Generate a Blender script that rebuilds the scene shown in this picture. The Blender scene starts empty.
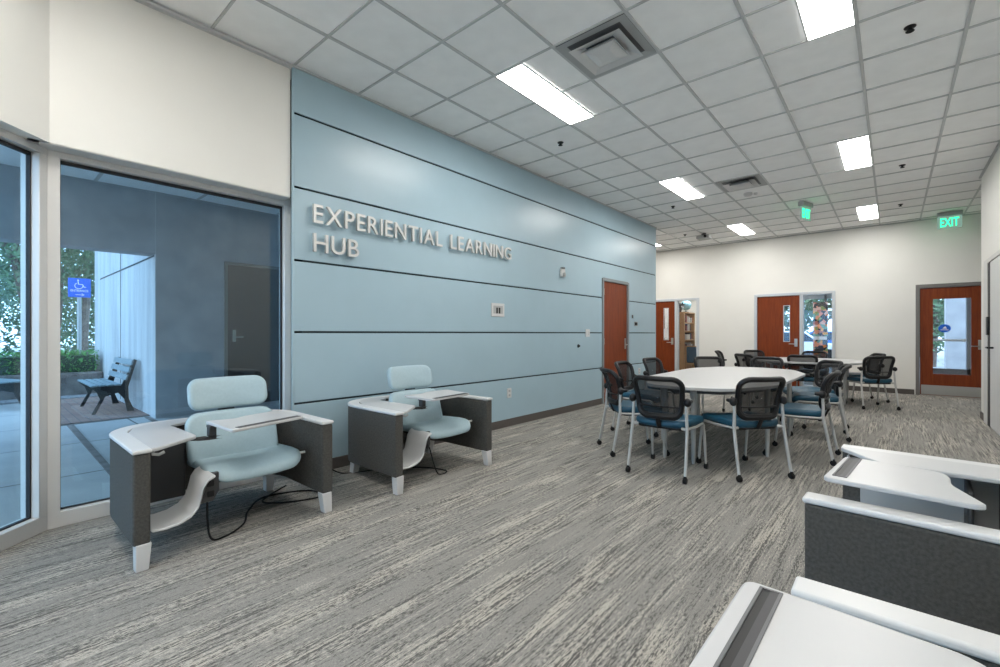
import bpy, bmesh, math, random
from mathutils import Vector, Matrix
random.seed(7)
PI = math.pi
S = bpy.context.scene
COL = S.collection
HC = 3.471            # ceiling height
XB = -3.817           # blue wall plane
YB = 12.3             # back wall plane
GX, GY, GS = -3.2441, 1.7545, 0.6096   # ceiling grid origin and pitch

# ---------------------------------------------------------------- materials
def new_mat(name):
    m = bpy.data.materials.new(name); m.use_nodes = True
    nt = m.node_tree
    b = nt.nodes['Principled BSDF']
    return m, nt, b
def mat(name, col, rough=0.5, metal=0.0, noise=0.0, nscale=30.0, bump=0.0, bscale=200.0, coat=0.0, spec=0.5, stretch=None):
    m, nt, b = new_mat(name)
    b.inputs['Base Color'].default_value = (*col, 1)
    b.inputs['Roughness'].default_value = rough
    b.inputs['Metallic'].default_value = metal
    b.inputs['Specular IOR Level'].default_value = spec
    b.inputs['Coat Weight'].default_value = coat
    tc = nt.nodes.new('ShaderNodeTexCoord')
    src = tc.outputs['Object']
    if stretch:
        mp = nt.nodes.new('ShaderNodeMapping'); mp.inputs['Scale'].default_value = stretch
        nt.links.new(src, mp.inputs['Vector']); src = mp.outputs['Vector']
    if noise > 0:
        n = nt.nodes.new('ShaderNodeTexNoise'); n.inputs['Scale'].default_value = nscale; n.inputs['Detail'].default_value = 6
        nt.links.new(src, n.inputs['Vector'])
        r = nt.nodes.new('ShaderNodeValToRGB')
        r.color_ramp.elements[0].position = .3; r.color_ramp.elements[1].position = .7
        r.color_ramp.elements[0].color = (*[max(0, c*(1-noise)) for c in col], 1)
        r.color_ramp.elements[1].color = (*[min(1, c*(1+noise)) for c in col], 1)
        nt.links.new(n.outputs['Fac'], r.inputs['Fac']); nt.links.new(r.outputs['Color'], b.inputs['Base Color'])
    if bump > 0:
        n2 = nt.nodes.new('ShaderNodeTexNoise'); n2.inputs['Scale'].default_value = bscale; n2.inputs['Detail'].default_value = 4
        nt.links.new(src, n2.inputs['Vector'])
        bp = nt.nodes.new('ShaderNodeBump'); bp.inputs['Strength'].default_value = bump; bp.inputs['Distance'].default_value = .01
        nt.links.new(n2.outputs['Fac'], bp.inputs['Height']); nt.links.new(bp.outputs['Normal'], b.inputs['Normal'])
    return m
def emis(name, col, s):
    m = bpy.data.materials.new(name); m.use_nodes = True; nt = m.node_tree
    nt.nodes.remove(nt.nodes['Principled BSDF'])
    e = nt.nodes.new('ShaderNodeEmission'); e.inputs['Color'].default_value = (*col, 1); e.inputs['Strength'].default_value = s
    nt.links.new(e.outputs[0], nt.nodes['Material Output'].inputs['Surface'])
    return m
def glass_mat(name, tint=(1, 1, 1), ior=1.5, extra=0.0):
    m = bpy.data.materials.new(name); m.use_nodes = True; nt = m.node_tree
    nt.nodes.remove(nt.nodes['Principled BSDF'])
    t = nt.nodes.new('ShaderNodeBsdfTransparent'); t.inputs['Color'].default_value = (*tint, 1)
    g = nt.nodes.new('ShaderNodeBsdfGlossy'); g.inputs['Roughness'].default_value = 0.0
    g.inputs['Color'].default_value = (.95, .97, 1, 1)
    lw = nt.nodes.new('ShaderNodeLayerWeight'); lw.inputs['Blend'].default_value = .5
    pw = nt.nodes.new('ShaderNodeMath'); pw.operation = 'POWER'; pw.inputs[1].default_value = 4.0
    f = nt.nodes.new('ShaderNodeMath'); f.operation = 'MULTIPLY_ADD'; f.use_clamp = True
    f0 = ((ior-1)/(ior+1))**2; f.inputs[1].default_value = 1-f0; f.inputs[2].default_value = f0
    nt.links.new(lw.outputs['Facing'], pw.inputs[0]); nt.links.new(pw.outputs[0], f.inputs[0])
    mx = nt.nodes.new('ShaderNodeMixShader')
    nt.links.new(f.outputs[0], mx.inputs['Fac']); nt.links.new(t.outputs[0], mx.inputs[1]); nt.links.new(g.outputs[0], mx.inputs[2])
    nt.links.new(mx.outputs[0], nt.nodes['Material Output'].inputs['Surface'])
    return m

M = {}
M['beige'] = mat('wall paint beige', (.75, .735, .69), .55, noise=.02, nscale=2, bump=.05, bscale=300)
M['blue'] = mat('wall paint blue', (.345, .475, .545), .32, noise=.02, nscale=3, bump=.02, bscale=250)
M['seam'] = mat('panel seam', (.015, .03, .035), .8)
M['tile'] = mat('ceiling tile', (.92, .92, .91), .9, noise=.03, nscale=6, bump=.25, bscale=400)
M['tbar'] = mat('ceiling grid', (.52, .53, .53), .5)
M['base'] = mat('baseboard', (.085, .075, .068), .6)
M['alu'] = mat('aluminium frame', (.60, .59, .57), .38, metal=.15)
M['alud'] = mat('aluminium dark', (.16, .16, .155), .45, metal=.3)
M['doorframe'] = mat('door frame paint', (.50, .53, .56), .4)
M['sideframe'] = mat('grey door frame paint', (.20, .22, .23), .45)
M['darkframe'] = mat('dark door frame', (.16, .15, .14), .45)
M['gasket'] = mat('gasket', (.01, .01, .012), .6)
M['glass'] = glass_mat('window glass', (.80, .92, .97), 1.55)
M['glass2'] = glass_mat('clear glass', (.95, .97, .98), 1.4)
M['felt'] = mat('grey felt', (.072, .069, .062), .95, noise=.28, nscale=90, bump=.5, bscale=600)
M['white'] = mat('white plastic', (.60, .60, .595), .35, noise=.012, nscale=5)
M['worktop'] = mat('white worktop', (.50, .50, .50), .35, noise=.012, nscale=4)
M['liner'] = mat('light grey liner', (.38, .39, .39), .5)
M['aqua'] = mat('pale aqua upholstery', (.35, .465, .51), .55, noise=.03, nscale=60, bump=.08, bscale=900)
M['dgrey'] = mat('dark grey plastic', (.035, .035, .037), .5)
M['mgrey'] = mat('mid grey plastic', (.11, .11, .115), .5)
M['black'] = mat('black plastic', (.007, .007, .008), .45, spec=.35)
M['rubber'] = mat('rubber', (.006, .006, .006), .7, spec=.3)
M['silver'] = mat('silver painted steel', (.46, .455, .44), .4, metal=.2)
M['chrome'] = mat('brushed chrome', (.46, .45, .42), .32, metal=.85)
M['teal'] = mat('teal blue upholstery', (.006, .062, .108), .45, noise=.06, nscale=40, bump=.05, bscale=900)
M['letter'] = mat('brushed letter metal', (.62, .61, .59), .4, metal=.45)
M['signwhite'] = mat('sign white', (.8, .8, .8), .5)
M['concrete'] = mat('concrete wall', (.42, .43, .44), .85, noise=.22, nscale=1.4, bump=.2, bscale=40, stretch=(2.5, 2.5, .35))
M['concretes'] = mat('stucco', (.33, .33, .335), .9, noise=.12, nscale=3, bump=.2, bscale=60)
M['browndoor'] = mat('brown door', (.05, .035, .03), .5, noise=.1, nscale=6)
M['bench'] = mat('bench slat', (.16, .22, .25), .55, noise=.2, nscale=14)
M['benchleg'] = mat('bench cast iron', (.008, .009, .010), .5)
M['bluesign'] = mat('blue sign', (.0, .11, .62), .4)
M['bark'] = mat('bark', (.13, .10, .08), .9, noise=.5, nscale=7, bump=.6, bscale=20)
M['leaf'] = mat('leaf', (.08, .15, .07), .6, noise=.5, nscale=2.5)
M['leafp'] = mat('palm leaf', (.20, .30, .22), .6, noise=.4, nscale=2.5)
M['hedge'] = mat('hedge leaf', (.07, .24, .04), .6, noise=.45, nscale=5)
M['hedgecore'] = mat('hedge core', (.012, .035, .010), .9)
M['stone'] = mat('planter stone', (.15, .13, .12), .9, noise=.4, nscale=6, bump=.5, bscale=20)
M['pebble'] = mat('gravel', (.20, .20, .21), .9, noise=.6, nscale=40, bump=.6, bscale=60)
M['globe'] = mat('globe blue', (.25, .50, .62), .4, noise=.35, nscale=4)
M['paper'] = mat('paper', (.75, .74, .76), .7, noise=.06, nscale=12)
M['shelfwood'] = mat('light oak', (.48, .28, .13), .5, noise=.12, nscale=8, stretch=(6, 6, .6))
M['navy'] = mat('navy fabric', (.03, .09, .16), .7)
M['car1'] = mat('white car paint', (.7, .75, .85), .25)
M['car2'] = mat('blue car paint', (.03, .12, .5), .25)
M['carglass'] = mat('car glass', (.02, .03, .05), .1)
M['light'] = emis('light diffuser', (1.0, .98, .945), 15.3)
M['exit'] = emis('exit green', (.02, 1.0, .32), 1.2)
M['exitdim'] = emis('edge-lit exit panel', (.38, .60, .50), .24)

def wood_mat():
    m, nt, b = new_mat('cherry wood veneer')
    tc = nt.nodes.new('ShaderNodeTexCoord'); mp = nt.nodes.new('ShaderNodeMapping'); mp.inputs['Scale'].default_value = (7, 7, .55)
    n = nt.nodes.new('ShaderNodeTexNoise'); n.inputs['Scale'].default_value = 6; n.inputs['Detail'].default_value = 8; n.inputs['Distortion'].default_value = .6
    r = nt.nodes.new('ShaderNodeValToRGB')
    r.color_ramp.elements[0].position = .3; r.color_ramp.elements[0].color = (.15, .028, .007, 1)
    r.color_ramp.elements[1].position = .75; r.color_ramp.elements[1].color = (.23, .048, .011, 1)
    nt.links.new(tc.outputs['Object'], mp.inputs[0]); nt.links.new(mp.outputs[0], n.inputs['Vector'])
    nt.links.new(n.outputs['Fac'], r.inputs[0]); nt.links.new(r.outputs[0], b.inputs['Base Color'])
    b.inputs['Roughness'].default_value = .42; b.inputs['Specular IOR Level'].default_value = .2
    return m
M['wood'] = wood_mat()

def carpet_mat():
    m, nt, b = new_mat('striated carpet')
    N = nt.nodes.new; L = nt.links.new
    tc = N('ShaderNodeTexCoord')
    # planks: brick texture gives each plank its own shade offset
    def mapped(scale, rot=0):
        mp = N('ShaderNodeMapping'); mp.inputs['Scale'].default_value = scale; mp.inputs['Rotation'].default_value = (0, 0, rot)
        L(tc.outputs['Object'], mp.inputs[0]); return mp.outputs[0]
    br = N('ShaderNodeTexBrick'); br.offset = .5
    br.inputs['Scale'].default_value = 1.0; br.inputs['Mortar Size'].default_value = 0
    br.inputs['Brick Width'].default_value = 1.0; br.inputs['Row Height'].default_value = .25
    br.inputs['Color1'].default_value = (0, 0, 0, 1); br.inputs['Color2'].default_value = (1, 1, 1, 1)
    L(mapped((1, 1, 1), PI/2), br.inputs['Vector'])
    add = N('ShaderNodeVectorMath'); add.operation = 'MULTIPLY_ADD'
    L(br.outputs['Color'], add.inputs[0]); add.inputs[1].default_value = (.6, 1.3, .4)
    L(tc.outputs['Object'], add.inputs[2])
    def stretch(v, s):
        mp = N('ShaderNodeMapping'); mp.inputs['Scale'].default_value = s; L(v, mp.inputs[0]); return mp.outputs[0]
    def noise(v, sc, det=5, rough=.6):
        n = N('ShaderNodeTexNoise'); n.inputs['Scale'].default_value = sc; n.inputs['Detail'].default_value = det; n.inputs['Roughness'].default_value = rough
        L(v, n.inputs['Vector']); return n.outputs['Fac']
    def ramp(f, stops):
        r = N('ShaderNodeValToRGB'); e = r.color_ramp.elements
        e[0].position, e[0].color = stops[0][0], (*stops[0][1], 1); e[1].position, e[1].color = stops[1][0], (*stops[1][1], 1)
        for p, c in stops[2:]:
            k = e.new(p); k.color = (*c, 1)
        L(f, r.inputs[0]); return r.outputs[0]
    def mix(f, a, c):
        x = N('ShaderNodeMixRGB'); 
        if isinstance(f, float): x.inputs[0].default_value = f
        else: L(f, x.inputs[0])
        for i, q in ((1, a), (2, c)):
            if isinstance(q, tuple): x.inputs[i].default_value = (*q, 1)
            else: L(q, x.inputs[i])
        return x.outputs[0]
    broad = noise(stretch(tc.outputs['Object'], (5.0, .7, 1)), 1.5, 3, .5)       # where the beige streaks gather
    streak = noise(stretch(add.outputs[0], (75, 2.6, 1)), 1.0, 4, .62)
    fleck = noise(stretch(tc.outputs['Object'], (190, 34, 1)), 1.0, 3, .75)
    fine = noise(stretch(tc.outputs['Object'], (330, 120, 1)), 1.0, 2, .7)
    def madd(a, k, b_):
        q = N('ShaderNodeMath'); q.operation = 'MULTIPLY_ADD'; L(a, q.inputs[0]); q.inputs[1].default_value = k
        if isinstance(b_, float): q.inputs[2].default_value = b_
        else: L(b_, q.inputs[2])
        return q.outputs[0]
    tot = madd(broad, .50, madd(streak, .55, madd(fleck, .62, -.335)))     # mean about .5
    fac = ramp(tot, [(.525, (0, 0, 0)), (.60, (1, 1, 1))])
    tot2 = madd(streak, .60, madd(fleck, .70, madd(broad, -.3, 0.0)))
    drk = ramp(tot2, [(.425, (1, 1, 1)), (.475, (0, 0, 0))])
    base = mix(ramp(fine, [(.35, (0, 0, 0)), (.65, (1, 1, 1))]), (.195, .186, .170), (.31, .295, .27))
    dark = mix(drk, base, (.105, .10, .092))
    beige = mix(ramp(fine, [(.35, (0, 0, 0)), (.6, (1, 1, 1))]), (.30, .275, .24), (.50, .46, .40))
    col = mix(fac, dark, beige)
    # ribs along the pile direction
    wv = N('ShaderNodeTexWave'); wv.wave_type = 'BANDS'; wv.bands_direction = 'X'; wv.inputs['Scale'].default_value = 55; wv.inputs['Distortion'].default_value = .6
    L(tc.outputs['Object'], wv.inputs['Vector'])
    mm = N('ShaderNodeMixRGB'); mm.blend_type = 'MULTIPLY'; mm.inputs[0].default_value = .28
    L(col, mm.inputs[1]); L(ramp(wv.outputs['Fac'], [(0.0, (.45, .45, .45)), (.6, (1.15, 1.15, 1.15))]), mm.inputs[2])
    L(mm.outputs[0], b.inputs['Base Color'])
    b.inputs['Roughness'].default_value = .95; b.inputs['Specular IOR Level'].default_value = .15
    bp = N('ShaderNodeBump'); bp.inputs['Strength'].default_value = .12; bp.inputs['Distance'].default_value = .004
    L(fine, bp.inputs['Height']); L(bp.outputs[0], b.inputs['Normal'])
    return m
M['carpet'] = carpet_mat()

def mesh_fabric():
    m = bpy.data.materials.new('black mesh fabric'); m.use_nodes = True; nt = m.node_tree
    b = nt.nodes['Principled BSDF']; b.inputs['Base Color'].default_value = (.010, .010, .011, 1); b.inputs['Roughness'].default_value = .7; b.inputs['Specular IOR Level'].default_value = .3
    t = nt.nodes.new('ShaderNodeBsdfTransparent'); mx = nt.nodes.new('ShaderNodeMixShader'); mx.inputs[0].default_value = .82
    nt.links.new(t.outputs[0], mx.inputs[1]); nt.links.new(b.outputs[0], mx.inputs[2])
    nt.links.new(mx.outputs[0], nt.nodes['Material Output'].inputs['Surface'])
    return m
M['mesh'] = mesh_fabric()

def pave_mat(name, c1, c2, cm, bw, rh, ms, noise=.25):
    m, nt, b = new_mat(name)
    tc = nt.nodes.new('ShaderNodeTexCoord')
    br = nt.nodes.new('ShaderNodeTexBrick'); br.inputs['Scale'].default_value = 1
    br.inputs['Brick Width'].default_value = bw; br.inputs['Row Height'].default_value = rh; br.inputs['Mortar Size'].default_value = ms
    br.inputs['Color1'].default_value = (*c1, 1); br.inputs['Color2'].default_value = (*c2, 1); br.inputs['Mortar'].default_value = (*cm, 1)
    n = nt.nodes.new('ShaderNodeTexNoise'); n.inputs['Scale'].default_value = 2.5; n.inputs['Detail'].default_value = 8
    mx = nt.nodes.new('ShaderNodeMixRGB'); mx.blend_type = 'MULTIPLY'; mx.inputs[0].default_value = noise
    nt.links.new(tc.outputs['Object'], br.inputs['Vector']); nt.links.new(tc.outputs['Object'], n.inputs['Vector'])
    nt.links.new(br.outputs['Color'], mx.inputs[1]); nt.links.new(n.outputs['Fac'], mx.inputs[2])
    nt.links.new(mx.outputs[0], b.inputs['Base Color']); b.inputs['Roughness'].default_value = .85
    return m
M['pave'] = pave_mat('concrete slabs', (.42, .42, .42), (.46, .46, .45), (.10, .10, .10), 1.6, 1.5, .012, .35)
M['brick'] = pave_mat('brick paving', (.24, .14, .12), (.30, .19, .15), (.12, .10, .10), .22, .11, .006, .4)

def quilt_mat():
    m, nt, b = new_mat('patchwork banner')
    tc = nt.nodes.new('ShaderNodeTexCoord')
    v = nt.nodes.new('ShaderNodeTexVoronoi'); v.inputs['Scale'].default_value = 14
    r = nt.nodes.new('ShaderNodeValToRGB'); r.color_ramp.interpolation = 'CONSTANT'
    e = r.color_ramp.elements
    cols = [(.02, .02, .03), (.75, .30, .20), (.03, .03, .05), (.85, .42, .05), (.16, .38, .33), (.02, .02, .02), (.70, .45, .40), (.45, .16, .12), (.25, .32, .12), (.04, .03, .04), (.8, .25, .05)]
    e[0].position = 0; e[0].color = (*cols[0], 1); e[1].position = 1/11; e[1].color = (*cols[1], 1)
    for i in range(2, 11):
        k = e.new(i/11); k.color = (*cols[i], 1)
    sp = nt.nodes.new('ShaderNodeSeparateColor')
    nt.links.new(tc.outputs['Object'], v.inputs['Vector']); nt.links.new(v.outputs['Color'], sp.inputs[0])
    nt.links.new(sp.outputs[0], r.inputs[0]); nt.links.new(r.outputs[0], b.inputs['Base Color']); b.inputs['Roughness'].default_value = .8
    return m
M['quilt'] = quilt_mat()

# ---------------------------------------------------------------- mesh builder
class MB:
    def __init__(s): s.v = []; s.f = []
    def add(s, vs, fs):
        n = len(s.v); s.v += [tuple(p) for p in vs]; s.f += [tuple(i+n for i in f) for f in fs]; return s
    def box(s, x0, x1, y0, y1, z0, z1, mx=None):
        x0, x1 = min(x0, x1), max(x0, x1); y0, y1 = min(y0, y1), max(y0, y1); z0, z1 = min(z0, z1), max(z0, z1)
        vs = [(x, y, z) for x in (x0, x1) for y in (y0, y1) for z in (z0, z1)]
        if mx: vs = [mx @ Vector(p) for p in vs]
        return s.add(vs, [(0, 1, 3, 2), (4, 6, 7, 5), (0, 4, 5, 1), (2, 3, 7, 6), (0, 2, 6, 4), (1, 5, 7, 3)])
    def prism(s, pts, z0, z1, mx=None):
        a = sum(pts[i][0]*pts[(i+1) % len(pts)][1]-pts[(i+1) % len(pts)][0]*pts[i][1] for i in range(len(pts)))
        if a < 0: pts = pts[::-1]
        n = len(pts)
        vs = [Vector((p[0], p[1], z0)) for p in pts]+[Vector((p[0], p[1], z1)) for p in pts]
        if mx: vs = [mx @ p for p in vs]
        return s.add(vs, [tuple(range(n-1, -1, -1)), tuple(range(n, 2*n))]+[(i, (i+1) % n, n+(i+1) % n, n+i) for i in range(n)])
    def loft(s, rings, cap=True, closed=False):
        n = len(rings[0]); vs = [p for r in rings for p in r]; fs = []
        m = len(rings)
        for j in range(m if closed else m-1):
            for i in range(n):
                a = j*n+i; b = j*n+(i+1) % n; c = ((j+1) % m)*n+(i+1) % n; d = ((j+1) % m)*n+i
                fs.append((a, b, c, d))
        if cap and not closed: fs += [tuple(range(n-1, -1, -1)), tuple(range((m-1)*n, m*n))]
        return s.add(vs, fs)
    def tube(s, path, r, n=8, closed=False, flat=1.0):
        P = [Vector(p) for p in path]; m = len(P); rings = []
        rs = r if isinstance(r, (list, tuple)) else [r]*m
        up = None
        for i in range(m):
            if closed: t = P[(i+1) % m]-P[i-1]
            else: t = P[min(i+1, m-1)]-P[max(i-1, 0)]
            t.normalize()
            if up is None:
                up = Vector((0, 0, 1)) if abs(t.z) < .9 else Vector((1, 0, 0))
            a = t.cross(up)
            if a.length < 1e-4: a = t.orthogonal()
            a.normalize(); up = a.cross(t); up.normalize()
            rings.append([P[i]+(a*math.cos(2*PI*k/n)+up*math.sin(2*PI*k/n)*flat)*rs[i] for k in range(n)])
        return s.loft(rings, closed=closed)
    def sphere(s, c, r, n=10, m=7, sz=1):
        rings = []
        for j in range(m+1):
            t = PI*j/m; t = min(max(t, .02), PI-.02)
            rings.append([(c[0]+r*math.sin(t)*math.cos(2*PI*k/n), c[1]+r*math.sin(t)*math.sin(2*PI*k/n), c[2]-r*sz*math.cos(t)) for k in range(n)])
        return s.loft(rings)
    def lathe(s, c, prof, n=16, mx=None):
        rings = [[Vector((c[0]+r*math.cos(2*PI*k/n), c[1]+r*math.sin(2*PI*k/n), c[2]+z)) for k in range(n)] for r, z in prof]
        if mx: rings = [[mx @ p for p in r] for r in rings]
        return s.loft(rings)
    def slab(s, a, b, r, t, e, deform, bulge=0.0):
        """rounded slab: half sizes a,b, corner radius r, thickness t, edge rounding e; deform maps (p,q,w) to 3-D"""
        def outl(d):
            A, B, R = a-d, b-d, max(r-d, .004); o = []
            for cx, cy, a0 in ((A-R, B-R, 0), (-A+R, B-R, 90), (-A+R, -B+R, 180), (A-R, -B+R, 270)):
                for k in range(7):
                    q = math.radians(a0+15*k); o.append((cx+R*math.cos(q), cy+R*math.sin(q)))
                nx = {0: (-A+R, B), 90: (-A, -B+R), 180: (A-R, -B), 270: (A, B-R)}[a0]
                last = o[-1]
                for k in (1, 2, 3): o.append((last[0]+(nx[0]-last[0])*k/4, last[1]+(nx[1]-last[1])*k/4))
            return o
        rings = []
        for k in (.02, .25, .5, .75, .93):
            bl = bulge*(1-k*k); rings.append([(p*k, q*k, -bl) for p, q in outl(e)])
        for k in range(5):
            q = math.radians(90*k/4); rings.append([(p, y, e-e*math.cos(q)) for p, y in outl(e-e*math.sin(q))])
        for k in range(5):
            q = math.radians(90*k/4); rings.append([(p, y, t-e+e*math.sin(q)) for p, y in outl(e-e*math.cos(q))])
        for k in (.93, .75, .5, .25, .02):
            bl = bulge*(1-k*k); rings.append([(p*k, q*k, t+bl) for p, q in outl(e)])
        return s.loft([[deform(*p) for p in rg] for rg in rings])
    def build(s, name, m, parent=None, bevel=0, seg=2, smooth=False, angle=40):
        me = bpy.data.meshes.new(name); me.from_pydata(s.v, [], s.f)
        bm = bmesh.new(); bm.from_mesh(me); bmesh.ops.recalc_face_normals(bm, faces=bm.faces); bm.to_mesh(me); bm.free()
        me.materials.append(m)
        o = bpy.data.objects.new(name, me); COL.objects.link(o)
        if parent: o.parent = parent
        if bevel:
            b = o.modifiers.new('b', 'BEVEL'); b.width = bevel; b.segments = seg; b.limit_method = 'ANGLE'; b.angle_limit = math.radians(35)
        if smooth or bevel:
            for p in me.polygons: p.use_smooth = True
            me.set_sharp_from_angle(angle=math.radians(angle))
        return o
def rpoly(pts, r, n=4):
    out = []; m = len(pts); rr = r if isinstance(r, (list, tuple)) else [r]*m
    for i in range(m):
        p = Vector(pts[i]); a = Vector(pts[i-1])-p; b = Vector(pts[(i+1) % m])-p
        R = rr[i]
        if R <= 0: out.append(tuple(p)); continue
        k = min(R, a.length*.45, b.length*.45); A = p+a.normalized()*k; B = p+b.normalized()*k
        for j in range(n+1):
            t = j/n; q = A*(1-t)**2+p*2*t*(1-t)+B*t*t; out.append((q.x, q.y))
    return out
def empty(name, loc=(0, 0, 0), rz=0):
    o = bpy.data.objects.new(name, None); COL.objects.link(o); o.location = loc; o.rotation_euler = (0, 0, rz); o.empty_display_size = .1
    return o
def tag(o, label, cat, group=None, kind=None):
    o['label'] = label; o['category'] = cat
    if group: o['group'] = group
    if kind: o['kind'] = kind
    return o
def struct(o, label=None):
    o['kind'] = 'structure'
    if label: o['label'] = label
    return o
def copy_tree(o, parent=None):
    c = o.copy(); COL.objects.link(c); c.parent = parent
    for ch in list(o.children):
        copy_tree(ch, c)
    return c
def place(o, loc, rz=0): o.location = loc; o.rotation_euler = (0, 0, rz)

# ================================================================= SETTING
NY = -3.6; FX = -3.97; FD = .11
# floor and ground
struct(MB().prism([(-7, NY), (3.5, NY), (3.5, 15.4), (-7, 15.4), (-7, 1.2), (-4.0, 1.2), (-4.0, .25), (-3.0, NY)], -.05, 0).build('floor', M['carpet']))
struct(MB().box(-60, 60, -40, 70, -.4, -.06).build('ground', M['pave']))
# ceiling with its grid
def rect_minus(x0, x1, y0, y1, holes):
    return
CE = MB().box(-7, 3.6, NY, 15.4, HC+.012, HC+.12)
struct(CE.build('ceiling', M['tile']))
g = MB()
for i in range(-7, 12):
    x = GX+GS*i
    if x > 3.5: break
    y0 = 1.74 if x < -3.83 else NY
    if x < -3.83: y0 = 9.5
    g.box(x-.012, x+.012, y0, YB-.001, HC, HC+.014)
for j in range(-9, 18):
    y = GY+GS*j
    x0 = XB+.002 if y < 9.5 else -7
    x1 = .97 if y < 9.5 else 3.5
    if y < .3: x0 = XB+.05+max(0, (.25-y))
    g.box(x0, x1, y-.009, y+.009, HC+.001, HC+.014)
struct(g.build('trim_1', M['tbar'], bevel=.002, seg=1))
g = MB()
g.box(-3.84, -3.80, NY, 1.737, HC-.022, HC+.002); g.box(XB-.01, XB+.022, 1.737, 9.5, HC-.008, HC+.006)
g.box(-7, 3.5, YB-.022, YB, HC-.01, HC+.006); g.box(.945, .97, NY, 9.5, HC-.012, HC+.006)
struct(g.build('trim_2', M['tbar']))

# blue wall, built of panels with recessed dark seams, door opening Y 7.14..8.14
DY0, DY1, DZ = 7.135, 8.135, 2.165
zs = [0, .624, 1.232, 1.842, 2.461, 3.083, HC+.01]
struct(MB().box(XB-.25, XB-.013, 1.835, DY0, 0, HC+.01).box(XB-.25, XB-.012, DY1, 9.5, 0, HC+.01).box(XB-.25, XB-.012, DY0, DY1, DZ, HC+.01).build('wall_blue_backing', M['seam']))
w = MB(); gp = .009
for k in range(6):
    z0 = zs[k]+(gp if k else 0); z1 = zs[k+1]-(gp if k < 5 else 0)
    if z1 <= DZ:
        w.box(XB-.013, XB, 1.76, DY0, z0, z1); w.box(XB-.013, XB, DY1, 9.488, z0, z1)
    elif z0 < DZ:
        w.prism([(1.76, z0), (DY0, z0), (DY0, DZ), (DY1, DZ), (DY1, z0), (9.488, z0), (9.488, z1), (1.76, z1)], XB-.013, XB,
                Matrix(((0, 0, 1, 0), (1, 0, 0, 0), (0, 1, 0, 0), (0, 0, 0, 1))))
    else: w.box(XB-.013, XB, 1.76, 9.488, z0, z1)
w.prism([(XB, 1.737), (XB, 1.76), (FX-.0, 1.83), (FX, 1.803)], 0, HC+.01); w.box(XB-.02, XB, 9.488, 9.5, 0, HC+.01)
w.box(XB-.26, XB-.02, 9.492, 9.502, 0, HC)
struct(w.build('wall_left', M['blue'], bevel=.002, seg=1))
# beige wall above the glazing (bulkhead) and the 45 degree bulkhead
BZ = 2.37
bx = -3.84
d45 = Vector((1, -1, 0)).normalized()
L45 = 5.4
A0 = Vector((bx, .292, 0)); A1 = A0+d45*L45; nn = Vector((-1, -1, 0)).normalized()
w = MB().box(bx-.3, bx, .2, 1.737, BZ, HC+.02)
w.prism([(A0.x, A0.y), (A1.x, A1.y), (A1.x+nn.x*.3, A1.y+nn.y*.3), (A0.x+nn.x*.3, A0.y+nn.y*.3)], BZ, HC+.02)
struct(w.build('wall_front_left', M['beige']))
# glazing frames
FX = -3.97; FD = .11
def frame_run(o, rot, length, name, g0=.05, label=None):
    """a storefront bay: local x along the wall, local y = into the room (0 = room face), origin at floor"""
    e = empty(name, o, rot); struct(e)
    def bar(n, x0, x1, z0, z1, y0=-FD, y1=0, m='alu'):
        return MB().box(x0, x1, y0, y1, z0, z1).build(n, M[m], e, bevel=.003, seg=1)
    bar('window_sill', 0, length, 0, .095)
    bar('window_head', 0, length, 2.325, 2.40)
    bar('window_jamb', 0, .055, .095, 2.325); bar('window_jamb', length-.055, length, .095, 2.325)
    for a, b_, c, d in ((.055, .062, .095, 2.325), (length-.067, length-.055, .095, 2.325), (.055, length-.055, .095, .103), (.055, length-.055, 2.305, 2.325)):
        bar('gasket', a, b_, c, d, -.075, -.045, 'gasket')
    MB().box(.055, length-.055, -.063, -.057, .095, 2.325).build('window_glass', M['glass'], e)
    return e
# main bay runs along +Y at X=FX: local x -> world Y, local y -> world +X
e = frame_run((FX, .294, 0), 0, 1.802-.294, 'window_1')
e.matrix_world = Matrix(((0, 1, 0, FX), (1, 0, 0, .294), (0, 0, 1, 0), (0, 0, 0, 1)))
for k in range(2):
    s0 = .0+k*1.9
    f = frame_run((0, 0, 0), 0, 1.9 if k == 0 else 2.2, 'window_%d' % (k+2))
    p = Vector((FX, .294, 0))+d45*s0
    # local x along d45, local y into room (+1,+1)/sqrt2
    f.matrix_world = Matrix(((d45.x, -nn.x, 0, p.x), (d45.y, -nn.y, 0, p.y), (0, 0, 1, 0), (0, 0, 0, 1)))
struct(MB().box(FX-FD, bx-.006, .25, 1.737, BZ-.006, BZ-.0006).build('trim_3', M['alu']))
# closing post at the glazing corner
struct(MB().prism([(FX, .294), (FX-.001, .35), (FX-FD, .33), (FX-FD-.02, .25), (FX-.07, .21)], 0, 2.40).build('trim_4', M['alu']))
# near wall and right wall
struct(MB().box(-1.2, 3.5, NY-.1, NY, 0, HC+.02).build('wall_near', M['beige']))
RX = .97
RY0, RY1, RZ = 6.2, 9.09, 2.21
w = MB().box(RX, RX+.15, NY, RY0, 0, HC+.02).box(RX, RX+.15, RY1, 9.5, 0, HC+.02).box(RX, RX+.15, RY0, RY1, RZ, HC+.02)
struct(w.build('wall_right', M['beige']))
struct(MB().box(RX+.15, 3.6, 9.35, 9.5, 0, HC+.02).box(3.5, 3.6, 9.5, YB, 0, HC+.02).build('wall_corridor', M['beige']))
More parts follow.
